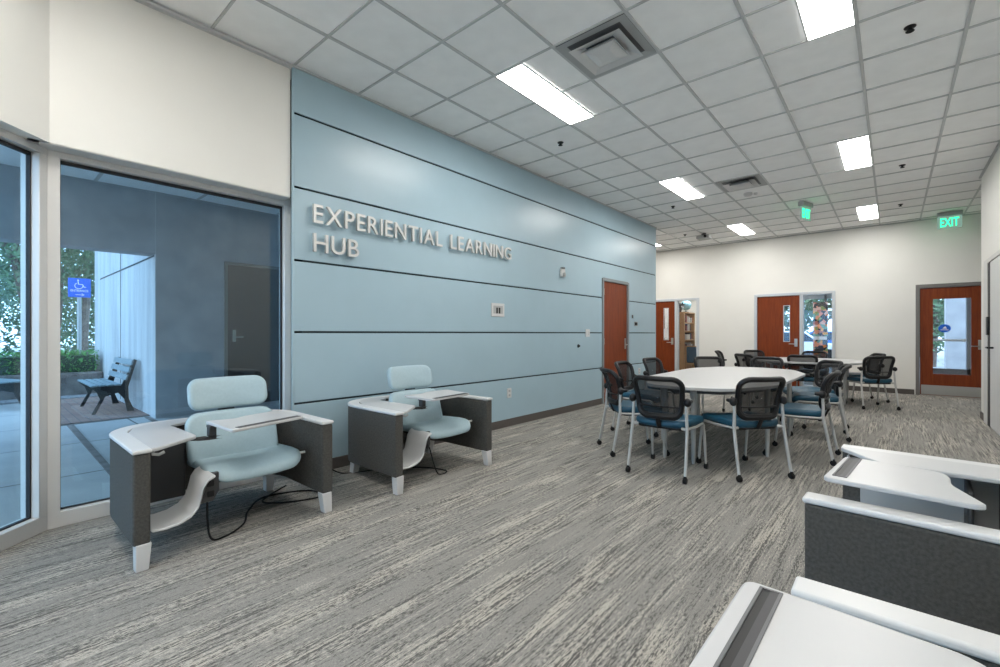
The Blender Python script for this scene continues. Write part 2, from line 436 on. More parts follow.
# back wall with openings: door 1 + sidelight, door 2 + sidelight, exit door
ops = [(-5.35, -3.81, 2.14), (-2.51, -.955, 2.145), (.36, 1.42, 2.17)]
w = MB(); x = -7.1
for a, b_, zt in ops:
    w.box(x, a, YB, YB+.15, 0, HC+.02); w.box(a, b_, YB, YB+.15, zt, HC+.02); x = b_
w.box(x, 3.6, YB, YB+.15, 0, HC+.02)
struct(w.build('wall_back', M['beige']))
struct(MB().box(-7.1, -7.0, 9.4, YB, 0, HC+.02).box(-7, XB-.25, 9.4, 9.5, 0, HC+.02).build('wall_alcove', M['beige']))
# baseboards
bb = MB().box(XB, XB+.012, 1.80, DY0-.04, 0, .10).box(XB, XB+.012, DY1+.04, 9.5, 0, .10).box(XB-.1, XB+.012, 9.5, 9.512, 0, .10)
struct(bb.build('baseboard_left', M['base'], bevel=.003, seg=1))
bb = MB().box(-7, -5.38, YB-.012, YB, 0, .10).box(-3.79, -2.53, YB-.012, YB, 0, .10).box(-.935, .33, YB-.012, YB, 0, .10).box(1.45, 3.5, YB-.012, YB, 0, .10)
struct(bb.build('baseboard_back', M['base'], bevel=.003, seg=1))
struct(MB().box(RX-.012, RX, NY, RY0, 0, .10).box(RX-.012, RX, RY1+.03, 9.5, 0, .10).box(RX-.012, RX+.2, 9.5, 9.512, 0, .10).build('baseboard_right', M['base'], bevel=.003, seg=1))

# ---- lever handle on a plate (faces -Y by default)
def lever(parent, x, z, y, d=-1, m='chrome', axis='Y', sgn=-1):
    hb = MB()
    if axis == 'Y':
        hb.box(x-.03, x+.03, y, y+sgn*.012, z-.11, z+.07)
        h = hb.build('handle_plate', M[m], parent, bevel=.003)
        t = MB().tube([(x, y, z-.05), (x, y+sgn*.05, z-.05), (x+d*.03, y+sgn*.06, z-.05), (x+d*.13, y+sgn*.06, z-.05)], .010)
        t.build('handle', M[m], parent, smooth=True)
    else:
        hb.box(y, y+sgn*.012, x-.025, x+.025, z-.10, z+.10); hb.build('handle_plate', M[m], parent, bevel=.003)
        t = MB().tube([(y, x, z-.02), (y+sgn*.05, x, z-.02), (y+sgn*.06, x+d*.03, z-.02), (y+sgn*.06, x+d*.12, z-.02)], .010)
        t.build('handle', M[m], parent, smooth=True)

# ---- door in the blue wall
dr = struct(empty('door_1', (0, 0, 0)))
f = MB().box(XB-.03, XB+.022, DY0-.02, DY0+.030, 0, DZ+.02).box(XB-.03, XB+.022, DY1-.030, DY1+.02, 0, DZ+.02).box(XB-.03, XB+.022, DY0+.030, DY1-.030, DZ-.025, DZ+.03)
f.build('door_frame', M['sideframe'], dr, bevel=.003, seg=1)
MB().box(XB-.05, XB-.006, DY0+.033, DY1-.033, .012, DZ-.028).build('door_leaf', M['wood'], dr, bevel=.002, seg=1)
lever(dr, DY1-.11, 1.03, XB-.006, d=-1, axis='X', sgn=1)
for z in (.25, 1.08, 1.95):
    MB().tube([(XB+.012, DY0+.03, z-.055), (XB+.012, DY0+.03, z+.055)], .012).build('hinge', M['chrome'], dr, smooth=True)

# ---- back doors with sidelights
def back_door(name, x0, x1, mull, zt, lite, paper):
    d = struct(empty(name, (0, 0, 0)))
    y0, y1 = YB-.03, YB+.13; fw = .05
    f = MB().box(x0-.01, x0+fw, y0, y1, 0, zt+.01).box(x1-fw, x1+.01, y0, y1, 0, zt+.01).box(x0+fw, x1-fw, y0, y1, zt-fw, zt+.01).box(mull-.035, mull+.035, y0, y1, 0, zt-fw)
    f.build('door_frame', M['doorframe'], d, bevel=.004, seg=1)
    lx0, lx1 = x0+fw+.004, mull-.038
    la, lb, lz0, lz1 = lite
    leaf = MB(); ya, yb = YB+.0, YB+.045
    leaf.box(lx0, la, ya, yb, .012, zt-fw-.004).box(lb, lx1, ya, yb, .012, zt-fw-.004).box(la, lb, ya, yb, .012, lz0).box(la, lb, ya, yb, lz1, zt-fw-.004)
    leaf.build('door_leaf', M['wood'], d)
    MB().box(la, lb, YB+.018, YB+.024, lz0, lz1).build('door_glass', M['glass2'], d)
    MB().box(la-.012, la, ya-.006, ya, lz0-.012, lz1+.012).box(lb, lb+.012, ya-.006, ya, lz0-.012, lz1+.012).box(la, lb, ya-.006, ya, lz0-.012, lz0).box(la, lb, ya-.006, ya, lz1, lz1+.012).build('glass_bead', M['doorframe'], d)
    lever(d, lx1-.07, 1.03, ya, d=-1)
    MB().box(mull+.035, x1-fw, YB+.04, YB+.046, .05, zt-fw).build('sidelight_glass', M['glass2'], d)
    MB().box(mull+.035, x1-fw, y0+.01, y1-.01, .0, .05).build('sidelight_sill', M['doorframe'], d)
    return d
d1 = back_door('door_2', -5.35, -3.81, -4.385, 2.14, (-4.715, -4.60, 1.05, 1.90), True)
d2 = back_door('door_3', -2.51, -.955, -1.565, 2.145, (-1.91, -1.80, 1.04, 1.86), False)
t = tag(MB().box(-4.712, -4.603, YB-.008, YB-.003, 1.09, 1.35).build('paper_notice', M['paper']), 'pale paper notice taped low on the glass strip of the far-left door', 'paper')
t = tag(MB().box(-4.70, -4.61, YB-.008, YB-.003, 1.70, 1.88).build('paper_notice', M['paper']), 'pale paper notice taped high on the glass strip of the far-left door', 'paper')
t = tag(MB().box(-4.688, -4.655, YB-.008, YB-.003, 1.36, 1.69).box(-4.65, -4.64, YB-.006, YB-.003, 1.36, 1.69).build('paper_strip', M['paper']), 'narrow vertical paper strip between two notices on the far-left door', 'paper')

# ---- exit door
d3 = struct(empty('door_4', (0, 0, 0)))
x0, x1, zt = .36, 1.42, 2.17
MB().box(x0-.01, x0+.05, YB-.03, YB+.13, 0, zt+.02).box(x1-.05, x1+.01, YB-.03, YB+.13, 0, zt+.02).box(x0+.05, x1-.05, YB-.03, YB+.13, zt-.05, zt+.02).build('door_frame', M['darkframe'], d3, bevel=.004, seg=1)
ga, gb, g0, g1 = .602, 1.125, .43, 1.895
lf = MB(); ya, yb = YB, YB+.045
lf.box(x0+.054, ga, ya, yb, .012, zt-.054).box(gb, x1-.054, ya, yb, .012, zt-.054).box(ga, gb, ya, yb, .012, g0).box(ga, gb, ya, yb, g1, zt-.054)
lf.build('door_leaf', M['wood'], d3)
MB().box(ga, gb, YB+.018, YB+.024, g0, g1).build('door_glass', M['glass2'], d3)
MB().box(x0+.07, x1-.07, ya-.004, ya, .02, .205).build('kick_plate', M['chrome'], d3)
MB().tube([(ga-.02, yb+.06, 1.09), (gb-.06, yb+.06, 1.09)], .022).box(ga-.02, ga+.02, yb, yb+.05, 1.06, 1.12).box(gb-.1, gb-.06, yb, yb+.05, 1.06, 1.12).build('push_bar', M['white'], d3, smooth=True)
lever(d3, x1-.175, 1.03, ya, d=-1)
st = MB().prism([(.16*.55*math.cos(2*PI*k/28), .105*.75*math.sin(2*PI*k/28)) for k in range(28)], 0, .002, Matrix.Translation((.765, YB+.016, 1.32)) @ Matrix.Rotation(PI/2, 4, 'X'))
so = st.build('oval_sticker', M['bluesign']); tag(so, 'small dark blue oval sticker on the exit door glass', 'sticker')
mk = MB().prism([(-.03, 0), (.035, 0), (.012, .045), (-.008, .03)], 0, .0015, Matrix.Translation((.765, YB+.0135, 1.315)) @ Matrix.Rotation(PI/2, 4, 'X'))
mk.box(.71, .82, YB+.0125, YB+.0135, 1.285, 1.297)
mk.build('sticker_print', M['signwhite'], so)
struct(MB().box(x0, x1, YB-.02, YB+.15, 0, .012).build('trim_5', M['chrome']))

# ---- right wall storefront door
e = struct(empty('door_5', (0, 0, 0)))
MB().box(RX-.02, RX+.1, RY1-.30, RY1, 0, RZ).box(RX-.02, RX+.1, RY0, RY0+.05, 0, RZ).box(RX-.02, RX+.1, RY0+.05, RY1-.30, RZ-.06, RZ).build('door_frame', M['alu'], e, bevel=.003, seg=1)
MB().box(RX-.012, RX+.06, RY1-.46, RY1-.30, .0, RZ-.06).build('gasket', M['gasket'], e)
MB().box(RX-.01, RX+.05, RY0+.05, RY1-.46, .01, RZ-.065).build('door_leaf', M['white'], e, bevel=.004)
MB().box(RX-.035, RX-.012, RY1-.44, RY1-.32, 1.20, 1.44).build('lock_case', M['black'], e, bevel=.006)
MB().tube([(RX-.01, RY1-.72, 1.04), (RX-.06, RY1-.72, 1.04), (RX-.06, RY1-.6, 1.04)], .012).build('handle', M['black'], e, smooth=True)

# ================================================================= ceiling fittings
def ceiling_light(x, y, label):
    t = empty('ceiling_light', (x, y, HC)); tag(t, label, 'ceiling light', 'recessed ceiling lights')
    w_, l_ = .3048, 1.2192
    MB().box(0, .014, 0, l_, -.004, .008).box(w_-.014, w_, 0, l_, -.004, .008).box(.014, w_-.014, 0, .012, -.004, .008).box(.014, w_-.014, l_-.012, l_, -.004, .008).build('light_frame', M['white'], t)
    MB().box(.014, w_-.014, .012, l_-.012, -.001, .006).build('diffuser', M['light'], t)
    return t
lx0 = GX+GS-.0; lx1 = GX+GS*4.5
rows = {-4: 'behind', 2: 'nearest', 8: 'middle', 14: 'farthest'}
names = {(0, 2): 'long bright ceiling light nearest the blue wall, beside the large square air vent', (1, 2): 'bright ceiling light cut off by the top edge of the picture',
         (0, 8): 'bright ceiling light above the far half of the blue wall, before the second air vent', (1, 8): 'bright ceiling light in the middle of the right-hand row',
         (0, 14): 'small bright ceiling light near the far-left end of the back wall ceiling', (1, 14): 'small bright ceiling light near the back wall, farthest of the right-hand row',
         (0, -4): 'ceiling light overhead near the corner window, outside the picture', (1, -4): 'ceiling light overhead behind the foreground white desks, outside the picture'}
names[(0, -8)] = 'added fill light on the ceiling farther back on the window side, outside the picture'; names[(1, -8)] = 'added fill light on the ceiling farther back on the desk side, outside the picture'  # unseen extra pair, added to brighten the near left of the room
for (c, j), lb in names.items():
    ceiling_light((lx0, lx1)[c], GY+GS*j, lb)
ceiling_light(-4.7681, GY+GS*14, 'sliver of a ceiling light just past the end of the blue wall')

def vent(x, y, label):
    t = empty('air_vent', (x+GS/2, y+GS/2, HC)); tag(t, label, 'air vent', 'square ceiling air vents')
    h = GS/2
    def ring(a0, z0, a1, z1, th=.006):
        q = [(-1, -1), (1, -1), (1, 1), (-1, 1)]
        R = [[(sx*a, sy*a, z) for sx, sy in q] for a, z in ((a0, z0), (a1, z1), (a1-th, z1+.001), (a0-th, z0+.004))]
        return MB().loft(R, cap=False, closed=True)
    MB().box(-h+.014, h-.014, -h+.014, h-.014, .0095, .0115).build('vent_throat', M['mgrey'], t)
    ring(h-.012, -.002, h-.075, .009, .01).build('vent_frame', M['liner'], t)
    ring(.215, -.030, .13, .006, .012).build('vent_louvre', M['white'], t)
    ring(.145, -.040, .10, .004, .01).build('vent_louvre', M['white'], t)
    MB().loft([[(sx*a, sy*a, z) for sx, sy in ((-1, -1), (1, -1), (1, 1), (-1, 1))] for a, z in ((.125, -.030), (.125, -.034), (.06, -.052), (.03, -.054))]).build('vent_cone', M['white'], t)
    return t
vent(GX+2*GS, GY+2*GS, 'large square air vent with nested louvres beside the nearest ceiling light')
vent(GX+2*GS, GY+9*GS, 'smaller looking square air vent farther down the ceiling')
def sprinkler(x, y, label):
    t = empty('sprinkler_head', (x, y, HC+.013)); tag(t, label, 'sprinkler', 'dark sprinkler heads')
    MB().lathe((0, 0, 0), [(.036, 0), (.036, -.006), (.022, -.016)], 14).build('escutcheon', M['black'], t, smooth=True)
    MB().lathe((0, 0, -.014), [(.012, 0), (.012, -.014), (.026, -.018), (.026, -.022)], 10).build('deflector', M['rubber'], t, smooth=True)
for x, y, lb in ((.098, 4.512, 'dark sprinkler head nearest the top right corner of the picture'), (-2.974, 4.534, 'dark sprinkler head just beyond the light by the blue wall'),
                 (.1, 8.145, 'dark sprinkler head right of the right-hand middle ceiling light'), (.107, 10.6, 'dark sprinkler head right of the farthest right-hand light'),
                 (-2.953, 8.119, 'dark sprinkler head below the middle left ceiling light'), (-3.585, 10.607, 'dark sprinkler head near the far end of the blue wall')):
    sprinkler(x, y, lb)
t = empty('smoke_detector', (-1.763, 8.154, HC)); tag(t, 'small white round smoke detector beyond the farther air vent', 'smoke detector')
MB().lathe((0, 0, 0), [(.065, .01), (.065, -.012), (.05, -.032), (.02, -.038)], 18).build('detector_body', M['white'], t, smooth=True)
MB().lathe((0.1, 0.05, 0), [(.03, .01), (.03, -.012), (.02, -.02)], 14).build('detector_led_base', M['white'], t, smooth=True)
t = empty('ceiling_projector', (-3.22, 10.75, HC)); tag(t, 'grey projector-like unit on the ceiling beyond the blue wall', 'projector')
MB().lathe((0, 0, 0), [(.05, .01), (.05, -.02), (.02, -.03), (.02, -.05)], 14).build('mount', M['mgrey'], t, smooth=True)
MB().box(-.14, .14, -.1, .1, -.12, -.045).build('projector_body', M['liner'], t, bevel=.02, seg=3)
MB().lathe((0, 0, 0), [(.03, 0), (.03, .02), (.02, .02)], 14, Matrix.Translation((.06, -.1, -.08)) @ Matrix.Rotation(PI/2, 4, 'X')).build('lens', M['black'], t, smooth=True)

def text_mesh(txt, size, ext, bev=0, align='LEFT', spacing=1.0, off=0.0):
    cu = bpy.data.curves.new('t', 'FONT'); cu.body = txt; cu.size = size; cu.extrude = ext; cu.bevel_depth = bev; cu.align_x = align; cu.space_character = spacing
    cu.resolution_u = 4; cu.offset = off
    o = bpy.data.objects.new('t', cu); COL.objects.link(o)
    bpy.context.view_layer.update()
    dg = bpy.context.evaluated_depsgraph_get()
    me = bpy.data.meshes.new_from_object(o.evaluated_get(dg))
    bpy.data.objects.remove(o); bpy.data.curves.remove(cu)
    return me
def text_obj(name, txt, m, parent, mx, width=None, height=None, ext=.5, fat=0.0):
    me = text_mesh(txt, 1.0, ext, 0, off=fat)
    xs = [v.co.x for v in me.vertices]; ys = [v.co.y for v in me.vertices]
    a, b_, c, d = min(xs), max(xs), min(ys), max(ys)
    sx = width/(b_-a) if width else 1; sy = height/(d-c) if height else sx
    if not width: sx = sy
    me.transform(mx @ Matrix.Diagonal((sx, sy, 1, 1)) @ Matrix.Translation((-a, -c, 0)))
    me.materials.clear(); me.materials.append(m)
    o = bpy.data.objects.new(name, me); COL.objects.link(o); o.parent = parent
    return o

def exit_sign(loc, rz, label):
    t = empty('exit_sign', loc, rz); tag(t, label, 'exit sign', 'green exit signs')
    MB().box(-.17, .17, -.045, .045, -.075, .0).build('sign_canopy', M['liner'], t, bevel=.006)
    MB().box(-.165, .165, -.006, .006, -.30, -.075).build('sign_panel', M['exitdim'], t, bevel=.002, seg=1)
    for s_ in (-1, 1):
        rot = Matrix.Rotation(PI/2, 4, 'X') if s_ < 0 else Matrix.Rotation(PI, 4, 'Z') @ Matrix.Rotation(PI/2, 4, 'X')
        off = Matrix.Translation((-.125*(-s_), s_*.0095, -.268)) if s_ < 0 else Matrix.Translation((.125, .0095, -.268))
        text_obj('exit_lettering', 'EXIT', M['exit'], t, off @ rot, width=.25, height=.16, ext=.003, fat=.014)
    return t
exit_sign((.80, 11.80, HC), 0, 'green EXIT sign hanging above the exit door at the far right')
exit_sign((-1.13, 9.35, HC), math.radians(72), 'green exit sign hanging mid-ceiling, seen nearly edge-on')

# ================================================================= fittings on the blue wall
t = empty('wall_lettering', (XB, 1.905, 2.18)); tag(t, 'raised metal letters EXPERIENTIAL LEARNING HUB mounted on the blue wall', 'sign')
ROT = Matrix(((0, 0, 1, 0), (1, 0, 0, 0), (0, 1, 0, 0), (0, 0, 0, 1)))    # text x -> +Y, text y -> +Z, thickness -> +X
def letters(word, y0, y1, z, h):
    # measure letter widths first, then place each one
    adv = {}
    ws = []
    for ch in word:
        me = text_mesh(ch, 1.0, 0); xs = [v.co.x for v in me.vertices]; ws.append(max(xs)-min(xs)); bpy.data.meshes.remove(me)
    cap = .73; gap = .13
    tot = sum(ws)+gap*(len(word)-1); k = (y1-y0)/tot; y = y0
    for ch, w_ in zip(word, ws):
        text_obj('letter', ch, M['letter'], t, Matrix.Translation((.038, y-1.905, z-2.18)) @ ROT, width=w_*k, height=h, ext=.013, fat=.005)
        y += (w_+gap)*k
letters('EXPERIENTIAL', 1.905, 3.385, 2.180, .158)
letters('LEARNING', 3.51, 4.585, 2.180, .158)
letters('HUB', 1.905, 2.345, 1.929, .158)

def plate(name, y0, y1, z0, z1, label, cat, m='white', extra=None):
    t = empty(name, (XB, (y0+y1)/2, (z0+z1)/2)); tag(t, label, cat)
    hy, hz = (y1-y0)/2, (z1-z0)/2
    MB().box(0, .010, -hy, hy, -hz, hz).build('cover_plate', M[m], t, bevel=.003)
    if extra: extra(t, hy, hz)
    return t
def ex_av(t, hy, hz):
    MB().box(.0095, .012, -hy*.72, hy*.72, -hz*.55, hz*.62).build('recess', M['liner'], t)
    for s_ in (-1, 1): MB().box(.011, .016, s_*.024-.014, s_*.024+.014, -.045, .03).build('socket', M['black'], t, bevel=.003)
plate('recessed_wall_box', 4.24, 4.49, 1.435, 1.605, 'white recessed wall box with two black sockets in the middle of the blue wall', 'socket', extra=ex_av)
def ex_sw(t, hy, hz):
    for s_ in (-1, 1): MB().box(.009, .016, s_*.026-.016, s_*.026+.016, -.034, .034).build('rocker', M['white'], t, bevel=.002)
plate('light_switch', 6.56, 6.69, 1.165, 1.29, 'white light switch plate left of the wooden door in the blue wall', 'switch', extra=ex_sw)
def ex_out(t, hy, hz):
    for s_ in (-1, 1): MB().box(.009, .014, -.017, .017, s_*.028-.014, s_*.028+.014).build('socket', M['liner'], t, bevel=.002)
plate('power_outlet', 4.55, 4.635, .375, .50, 'white power outlet low on the blue wall beside the farther lounger', 'socket', extra=ex_out)
plate('power_outlet', 8.60, 8.69, .41, .53, 'white power outlet low on the blue wall behind the left table chairs', 'socket', extra=ex_out)
def ex_card(t, hy, hz):
    MB().box(.009, .03, -.05, .02, -.03, .03).build('reader_window', M['black'], t, bevel=.004)
plate('card_reader', 8.42, 8.56, 1.365, 1.45, 'small silver card reader right of the wooden door', 'card reader', m='chrome', extra=ex_card)
tag(MB().box(XB, XB+.012, 8.31, 8.36, 1.52, 1.58).build('wall_button', M['mgrey'], bevel=.003), 'tiny grey button above the card reader on the blue wall', 'button')
t = empty('thermostat_dial', (XB, 6.33, 1.02)); tag(t, 'small round black dial on the blue wall below the light switch', 'thermostat')
MB().lathe((0, 0, 0), [(.028, 0), (.028, .006), (.016, .012), (.018, .028), (.010, .032)], 14, Matrix.Rotation(PI/2, 4, 'Y')).build('knob', M['black'], t, smooth=True)
t = empty('motion_sensor', (XB, 5.85, 2.14)); tag(t, 'small white motion sensor high on the blue wall after the lettering', 'sensor')
MB().box(0, .035, -.055, .055, -.06, .065).build('sensor_body', M['white'], t, bevel=.012, seg=3)
MB().lathe((0, 0, 0), [(.032, 0), (.034, .02), (.02, .03)], 14, Matrix.Translation((.03, .01, -.025)) @ Matrix.Rotation(PI/2, 4, 'Y')).build('sensor_lens', M['liner'], t, smooth=True)
MB().box(.0, .05, -.03, .02, .06, .085).build('bracket', M['mgrey'], t)

# ================================================================= work lounger
# local frame: x forward (0 = front edge of the arms), y sideways, z up
W2, DP, RR = .545, .88, .30
def u_path(off, zfront=0):
    """outline of the U at inward offset off: from front -y round the back to front +y"""
    w_ = W2-off; d = DP-off; r = RR-off*.8; pts = [(0, -w_)]
    for k in range(9):
        q = math.radians(90*k/8); pts.append((-(d-r)-r*math.sin(q), -(w_-r)-r*math.cos(q)))
    for k in range(9):
        q = math.radians(90*k/8); pts.append((-(d-r)-r*math.cos(q), (w_-r)+r*math.sin(q)))
    pts.append((0, w_)); return pts
def u_poly(o0, o1, fx=0.0):
    a = u_path(o0); b_ = u_path(o1)
    a[0] = (fx, a[0][1]); a[-1] = (fx, a[-1][1]); b_[0] = (fx, b_[0][1]); b_[-1] = (fx, b_[-1][1])
    return a, b_
def u_solid(o0, o1, z0, z1, fx=0.0):
    a, b_ = u_poly(o0, o1, fx); m = MB(); rings = []
    for p, q in zip(a, b_): rings.append([(p[0], p[1], z0), (q[0], q[1], z0), (q[0], q[1], z1), (p[0], p[1], z1)])
    return m.loft(rings)
def make_lounger(tablepoly, slot, arm_xy, label, seat_y=.09, tz=.668, sdx=0.0, bdx=0.0, bdy=0.0):
    t = empty('work_lounger'); tag(t, label, 'lounge chair', 'grey felt work loungers')
    u_solid(0, .075, .13, .60).build('felt_shell', M['felt'], t, bevel=.012, seg=3)
    u_solid(-.004, .082, .60, .622, .006).build('top_rim', M['white'], t, bevel=.008, seg=3)
    # fixed side worktop on the -y side
    wp = rpoly([(.004, -.47), (.004, -.445), (-.17, -.215), (-.66, -.235), (-.70, -.13), (-.83, -.09), (-.84, -.18), (-.80, -.33), (-.70, -.42), (-.55, -.47)], [.0, .02, .03, .03, .03, .03, .03, .03, .02, 0])
    MB().prism(wp, .603, .6235).build('side_worktop', M['worktop'], t, bevel=.006, seg=3)
    # inner liner and hook
    MB().box(-.56, -.075, -.47, -.462, .20, .598).build('inner_liner', M['liner'], t, bevel=.003)
    MB().tube([(-.03, -.455, .600), (-.03, -.455, .585), (-.03, -.43, .578), (-.03, -.405, .588)], .009, flat=.5).build('bag_hook', M['liner'], t, smooth=True)
    # bag scoop
    prof = [(-.462, .185), (-.40, .18), (-.34, .187), (-.285, .21), (-.25, .25), (-.232, .305), (-.222, .355), (-.20, .39), (-.165, .408)]
    rings = []
    for (x_) in (-.03, -.06, -.24, -.28):
        dz = .01 if x_ in (-.28,) else 0
        up = [(x_, y, z+dz) for y, z in prof]
        lo = [(x_, y+.004, z+dz-.014) for y, z in prof[::-1]]
        rings.append(up+lo)
    MB().loft(rings).build('bag_scoop', M['white'], t, bevel=.004, seg=2)
    pb = MB().prism([(-.235, .24), (-.155, .24), (-.125, .30), (-.125, .405), (-.17, .40), (-.215, .36)], -.09, -.22, Matrix(((0, 0, 1, 0), (1, 0, 0, 0), (0, 1, 0, 0), (0, 0, 0, 1))))
    p = pb.build('power_box', M['dgrey'], t, bevel=.006)
    for z in (.285, .345): MB().box(-.094, -.086, -.188, -.150, z-.018, z+.018).build('socket', M['black'], p, bevel=.004)
    # legs
    for lx_, ly in ((-.032, -.5), (-.032, .5), (-.74, -.42), (-.74, .42)):
        sx = 1 if lx_ > -.3 else -1; sy = 1 if ly > 0 else -1
        r0 = .034; r1 = .027
        R = []
        for (z, r_, ox) in ((.0, r1, .012), (.004, r1+.001, .012), (.135, r0, 0)):
            cx, cy = lx_+(ox if sx > 0 else -ox*2), ly+sy*ox*.6
            R.append([(cx-r_, cy-r_, z), (cx+r_, cy-r_, z), (cx+r_, cy+r_, z), (cx-r_, cy+r_, z)])
        MB().loft(R).build('leg', M['white'], t, bevel=.004)
    # seat support
    MB().box(-.60, -.16, seat_y-.20, seat_y+.20, .335, .385).box(-.44, -.36, seat_y-.20, .47, .30, .345).box(-.47, -.45, -.465, -.20, .20, .56).box(-.72, -.62, seat_y-.22, seat_y+.22, .33, .60).build('seat_support', M['dgrey'], t, bevel=.01)
    # cushions
    def seat_def(p, q, w_):
        x = -.345+p*1.0+sdx; y = seat_y+.02+q
        droop = -.05*max(0, (p-.10)/.17)**2
        z = .350+w_+.05*p+.018*(abs(q)/.27)**2+droop
        return (x, y, z)
    MB().slab(.275, .285, .11, .060, .028, seat_def, .006).build('seat', M['aqua'], t, smooth=True, angle=80)
    def back_def(base, z0, lean):
        def f(p, q, w_):     # p vertical, q sideways, w thickness (towards the front)
            curv = .055*(q/.27)**2
            z = z0+p*math.cos(lean)+0*w_
            x = base-p*math.sin(lean)-w_+curv+sdx+bdx
            return (x, seat_y-.012+bdy+q, z+(-w_)*math.sin(lean)*.5)
        return f
    MB().slab(.175, .276, .085, .070, .03, back_def(-.475, .535, math.radians(16)), .008).build('backrest', M['aqua'], t, smooth=True, angle=80)
    MB().slab(.108, .245, .07, .066, .03, back_def(-.555, .818, math.radians(14)), .008).build('headrest', M['aqua'], t, smooth=True, angle=80)
    MB().box(-.66+sdx, -.62+sdx, seat_y-.05, seat_y+.05, .42, .84).build('back_bracket', M['dgrey'], t, bevel=.008)
    MB().tube([(-.16, seat_y+.25, .40), (-.15, seat_y+.30, .405), (-.13, seat_y+.32, .41)], .009).build('seat_lever', M['chrome'], t, smooth=True)
    # tablet on its arm
    ax, ay, bx_, by = arm_xy
    MB().prism([(ax-.03, ay-.02), (bx_-.025, by-.025), (bx_+.025, by-.02), (bx_+.025, by+.02), (ax+.02, ay+.03)], .585, .603).box(bx_-.022, bx_+.022, by-.02, by+.02, .603, tz-.01).box(bx_-.03, bx_+.03, by-.02, by+.045, tz-.014, tz).build('tablet_arm', M['dgrey'], t, bevel=.003)
    MB().prism(tablepoly, tz, tz+.018).build('tablet_table', M['worktop'], t, bevel=.0055, seg=3)
    sl = slot; n = Vector(sl[1])-Vector(sl[0]); n.normalize(); s2 = Vector((-n.y, n.x)); wdt = slot[2]
    a, b_ = Vector(sl[0]), Vector(sl[1])
    def quad(i):
        return [tuple(a+n*i+s2*i), tuple(b_-n*i+s2*i), tuple(b_-n*i+s2*(wdt-i)), tuple(a+n*i+s2*(wdt-i))]
    o4, i4 = quad(0), quad(.006); z0, z1 = tz+.0175, tz+.0205
    tray = MB().loft([[(*o4[k], z0), (*o4[k], z1), (*i4[k], z1), (*i4[k], z0)] for k in range(4)], closed=True)
    tr = tray.build('device_slot', M['mgrey'], t)
    mid = quad(.006)
    half = [mid[0], mid[1], tuple(Vector(mid[1])*.5+Vector(mid[2])*.5), tuple(Vector(mid[0])*.5+Vector(mid[3])*.5)]
    MB().prism(half, tz+.0176, tz+.0182).build('slot_floor', M['black'], tr)
    half2 = [half[3], half[2], mid[2], mid[3]]
    MB().prism(half2, tz+.0176, tz+.0198).build('slot_lip', M['dgrey'], tr)
    return t
# lounger A by the window
def loc(o, rot, pts):   # world points -> lounger local
    c, s_ = math.cos(-rot), math.sin(-rot)
    return [((x-o[0])*c-(y-o[1])*s_, (x-o[0])*s_+(y-o[1])*c) for x, y in pts]
oA = (-2.915, 1.067); oB = (-2.825, 2.61); oD = (-.221, 2.53); oE = (-.175, .785); rD = math.radians(177.5)
tabA = rpoly(loc(oA, 0, [(-2.765, .93), (-2.886, 1.40), (-3.25, 1.39), (-3.18, 1.13), (-3.13, 1.07), (-3.18, .92)][::-1]), [.02, .04, .04, .05, .03, .03])
sA = loc(oA, 0, [(-2.925, 1.365), (-2.825, .965)])
tA = make_lounger(tabA, (sA[0], sA[1], .042), (-.20, -.23, -.19, -.135), 'work lounger with pale aqua seat in front of the corner window, nearest on the left')
place(tA, (*oA, 0))
tabB = rpoly(loc(oB, 0, [(-2.82, 2.42), (-2.86, 2.90), (-3.23, 2.95), (-3.22, 2.68), (-3.17, 2.60), (-3.20, 2.42)][::-1]), [.03, .04, .05, .05, .03, .03])
sB = loc(oB, 0, [(-2.90, 2.87), (-2.865, 2.46)])
tB = make_lounger(tabB, (sB[0], sB[1], .042), (-.20, -.23, -.18, -.14), 'work lounger with pale aqua seat standing in front of the blue wall', bdy=-.055)
place(tB, (*oB, 0))
tabD = rpoly(loc(oD, rD, [(-.198, 2.069), (-.156, 2.485), (.146, 2.43), (.163, 2.37), (.158, 2.26), (.225, 2.06), (.20, 2.04)]), [.03, .04, .03, .02, .04, .02, .03])
sD = loc(oD, rD, [(-.172, 2.11), (-.142, 2.465)])
tD = make_lounger(tabD[::-1], (sD[1], sD[0], .045), (-.20, -.23, -.2, .09), 'work lounger at the right edge of the picture, its dark felt side facing the camera', seat_y=.19, sdx=-.09, bdx=-.06)
place(tD, (*oD, 0), rD)
tabE = rpoly([(x_, -y_) for x_, y_ in loc(oE, PI, [(-.243, 1.10), (-.250, .66), (.17, .64), (.19, .70), (.15, 1.03), (.10, 1.08)])], [.03, .03, .03, .03, .05, .04])
sE = [(x_, -y_) for x_, y_ in loc(oE, PI, [(-.218, .70), (-.211, 1.082)])]
tE = make_lounger(tabE, (sE[0], sE[1], .042), (-.12, -.23, -.10, -.05), 'nearest work lounger in the bottom right corner, mostly its white table with a dark slot')
place(tE, (*oE, 0), PI)
def mirror_tree(o):
    for c_ in o.children:
        if c_.type == 'MESH': c_.data.transform(Matrix.Diagonal((1, -1, 1, 1))); c_.data.flip_normals()
        mirror_tree(c_)
mirror_tree(tE)

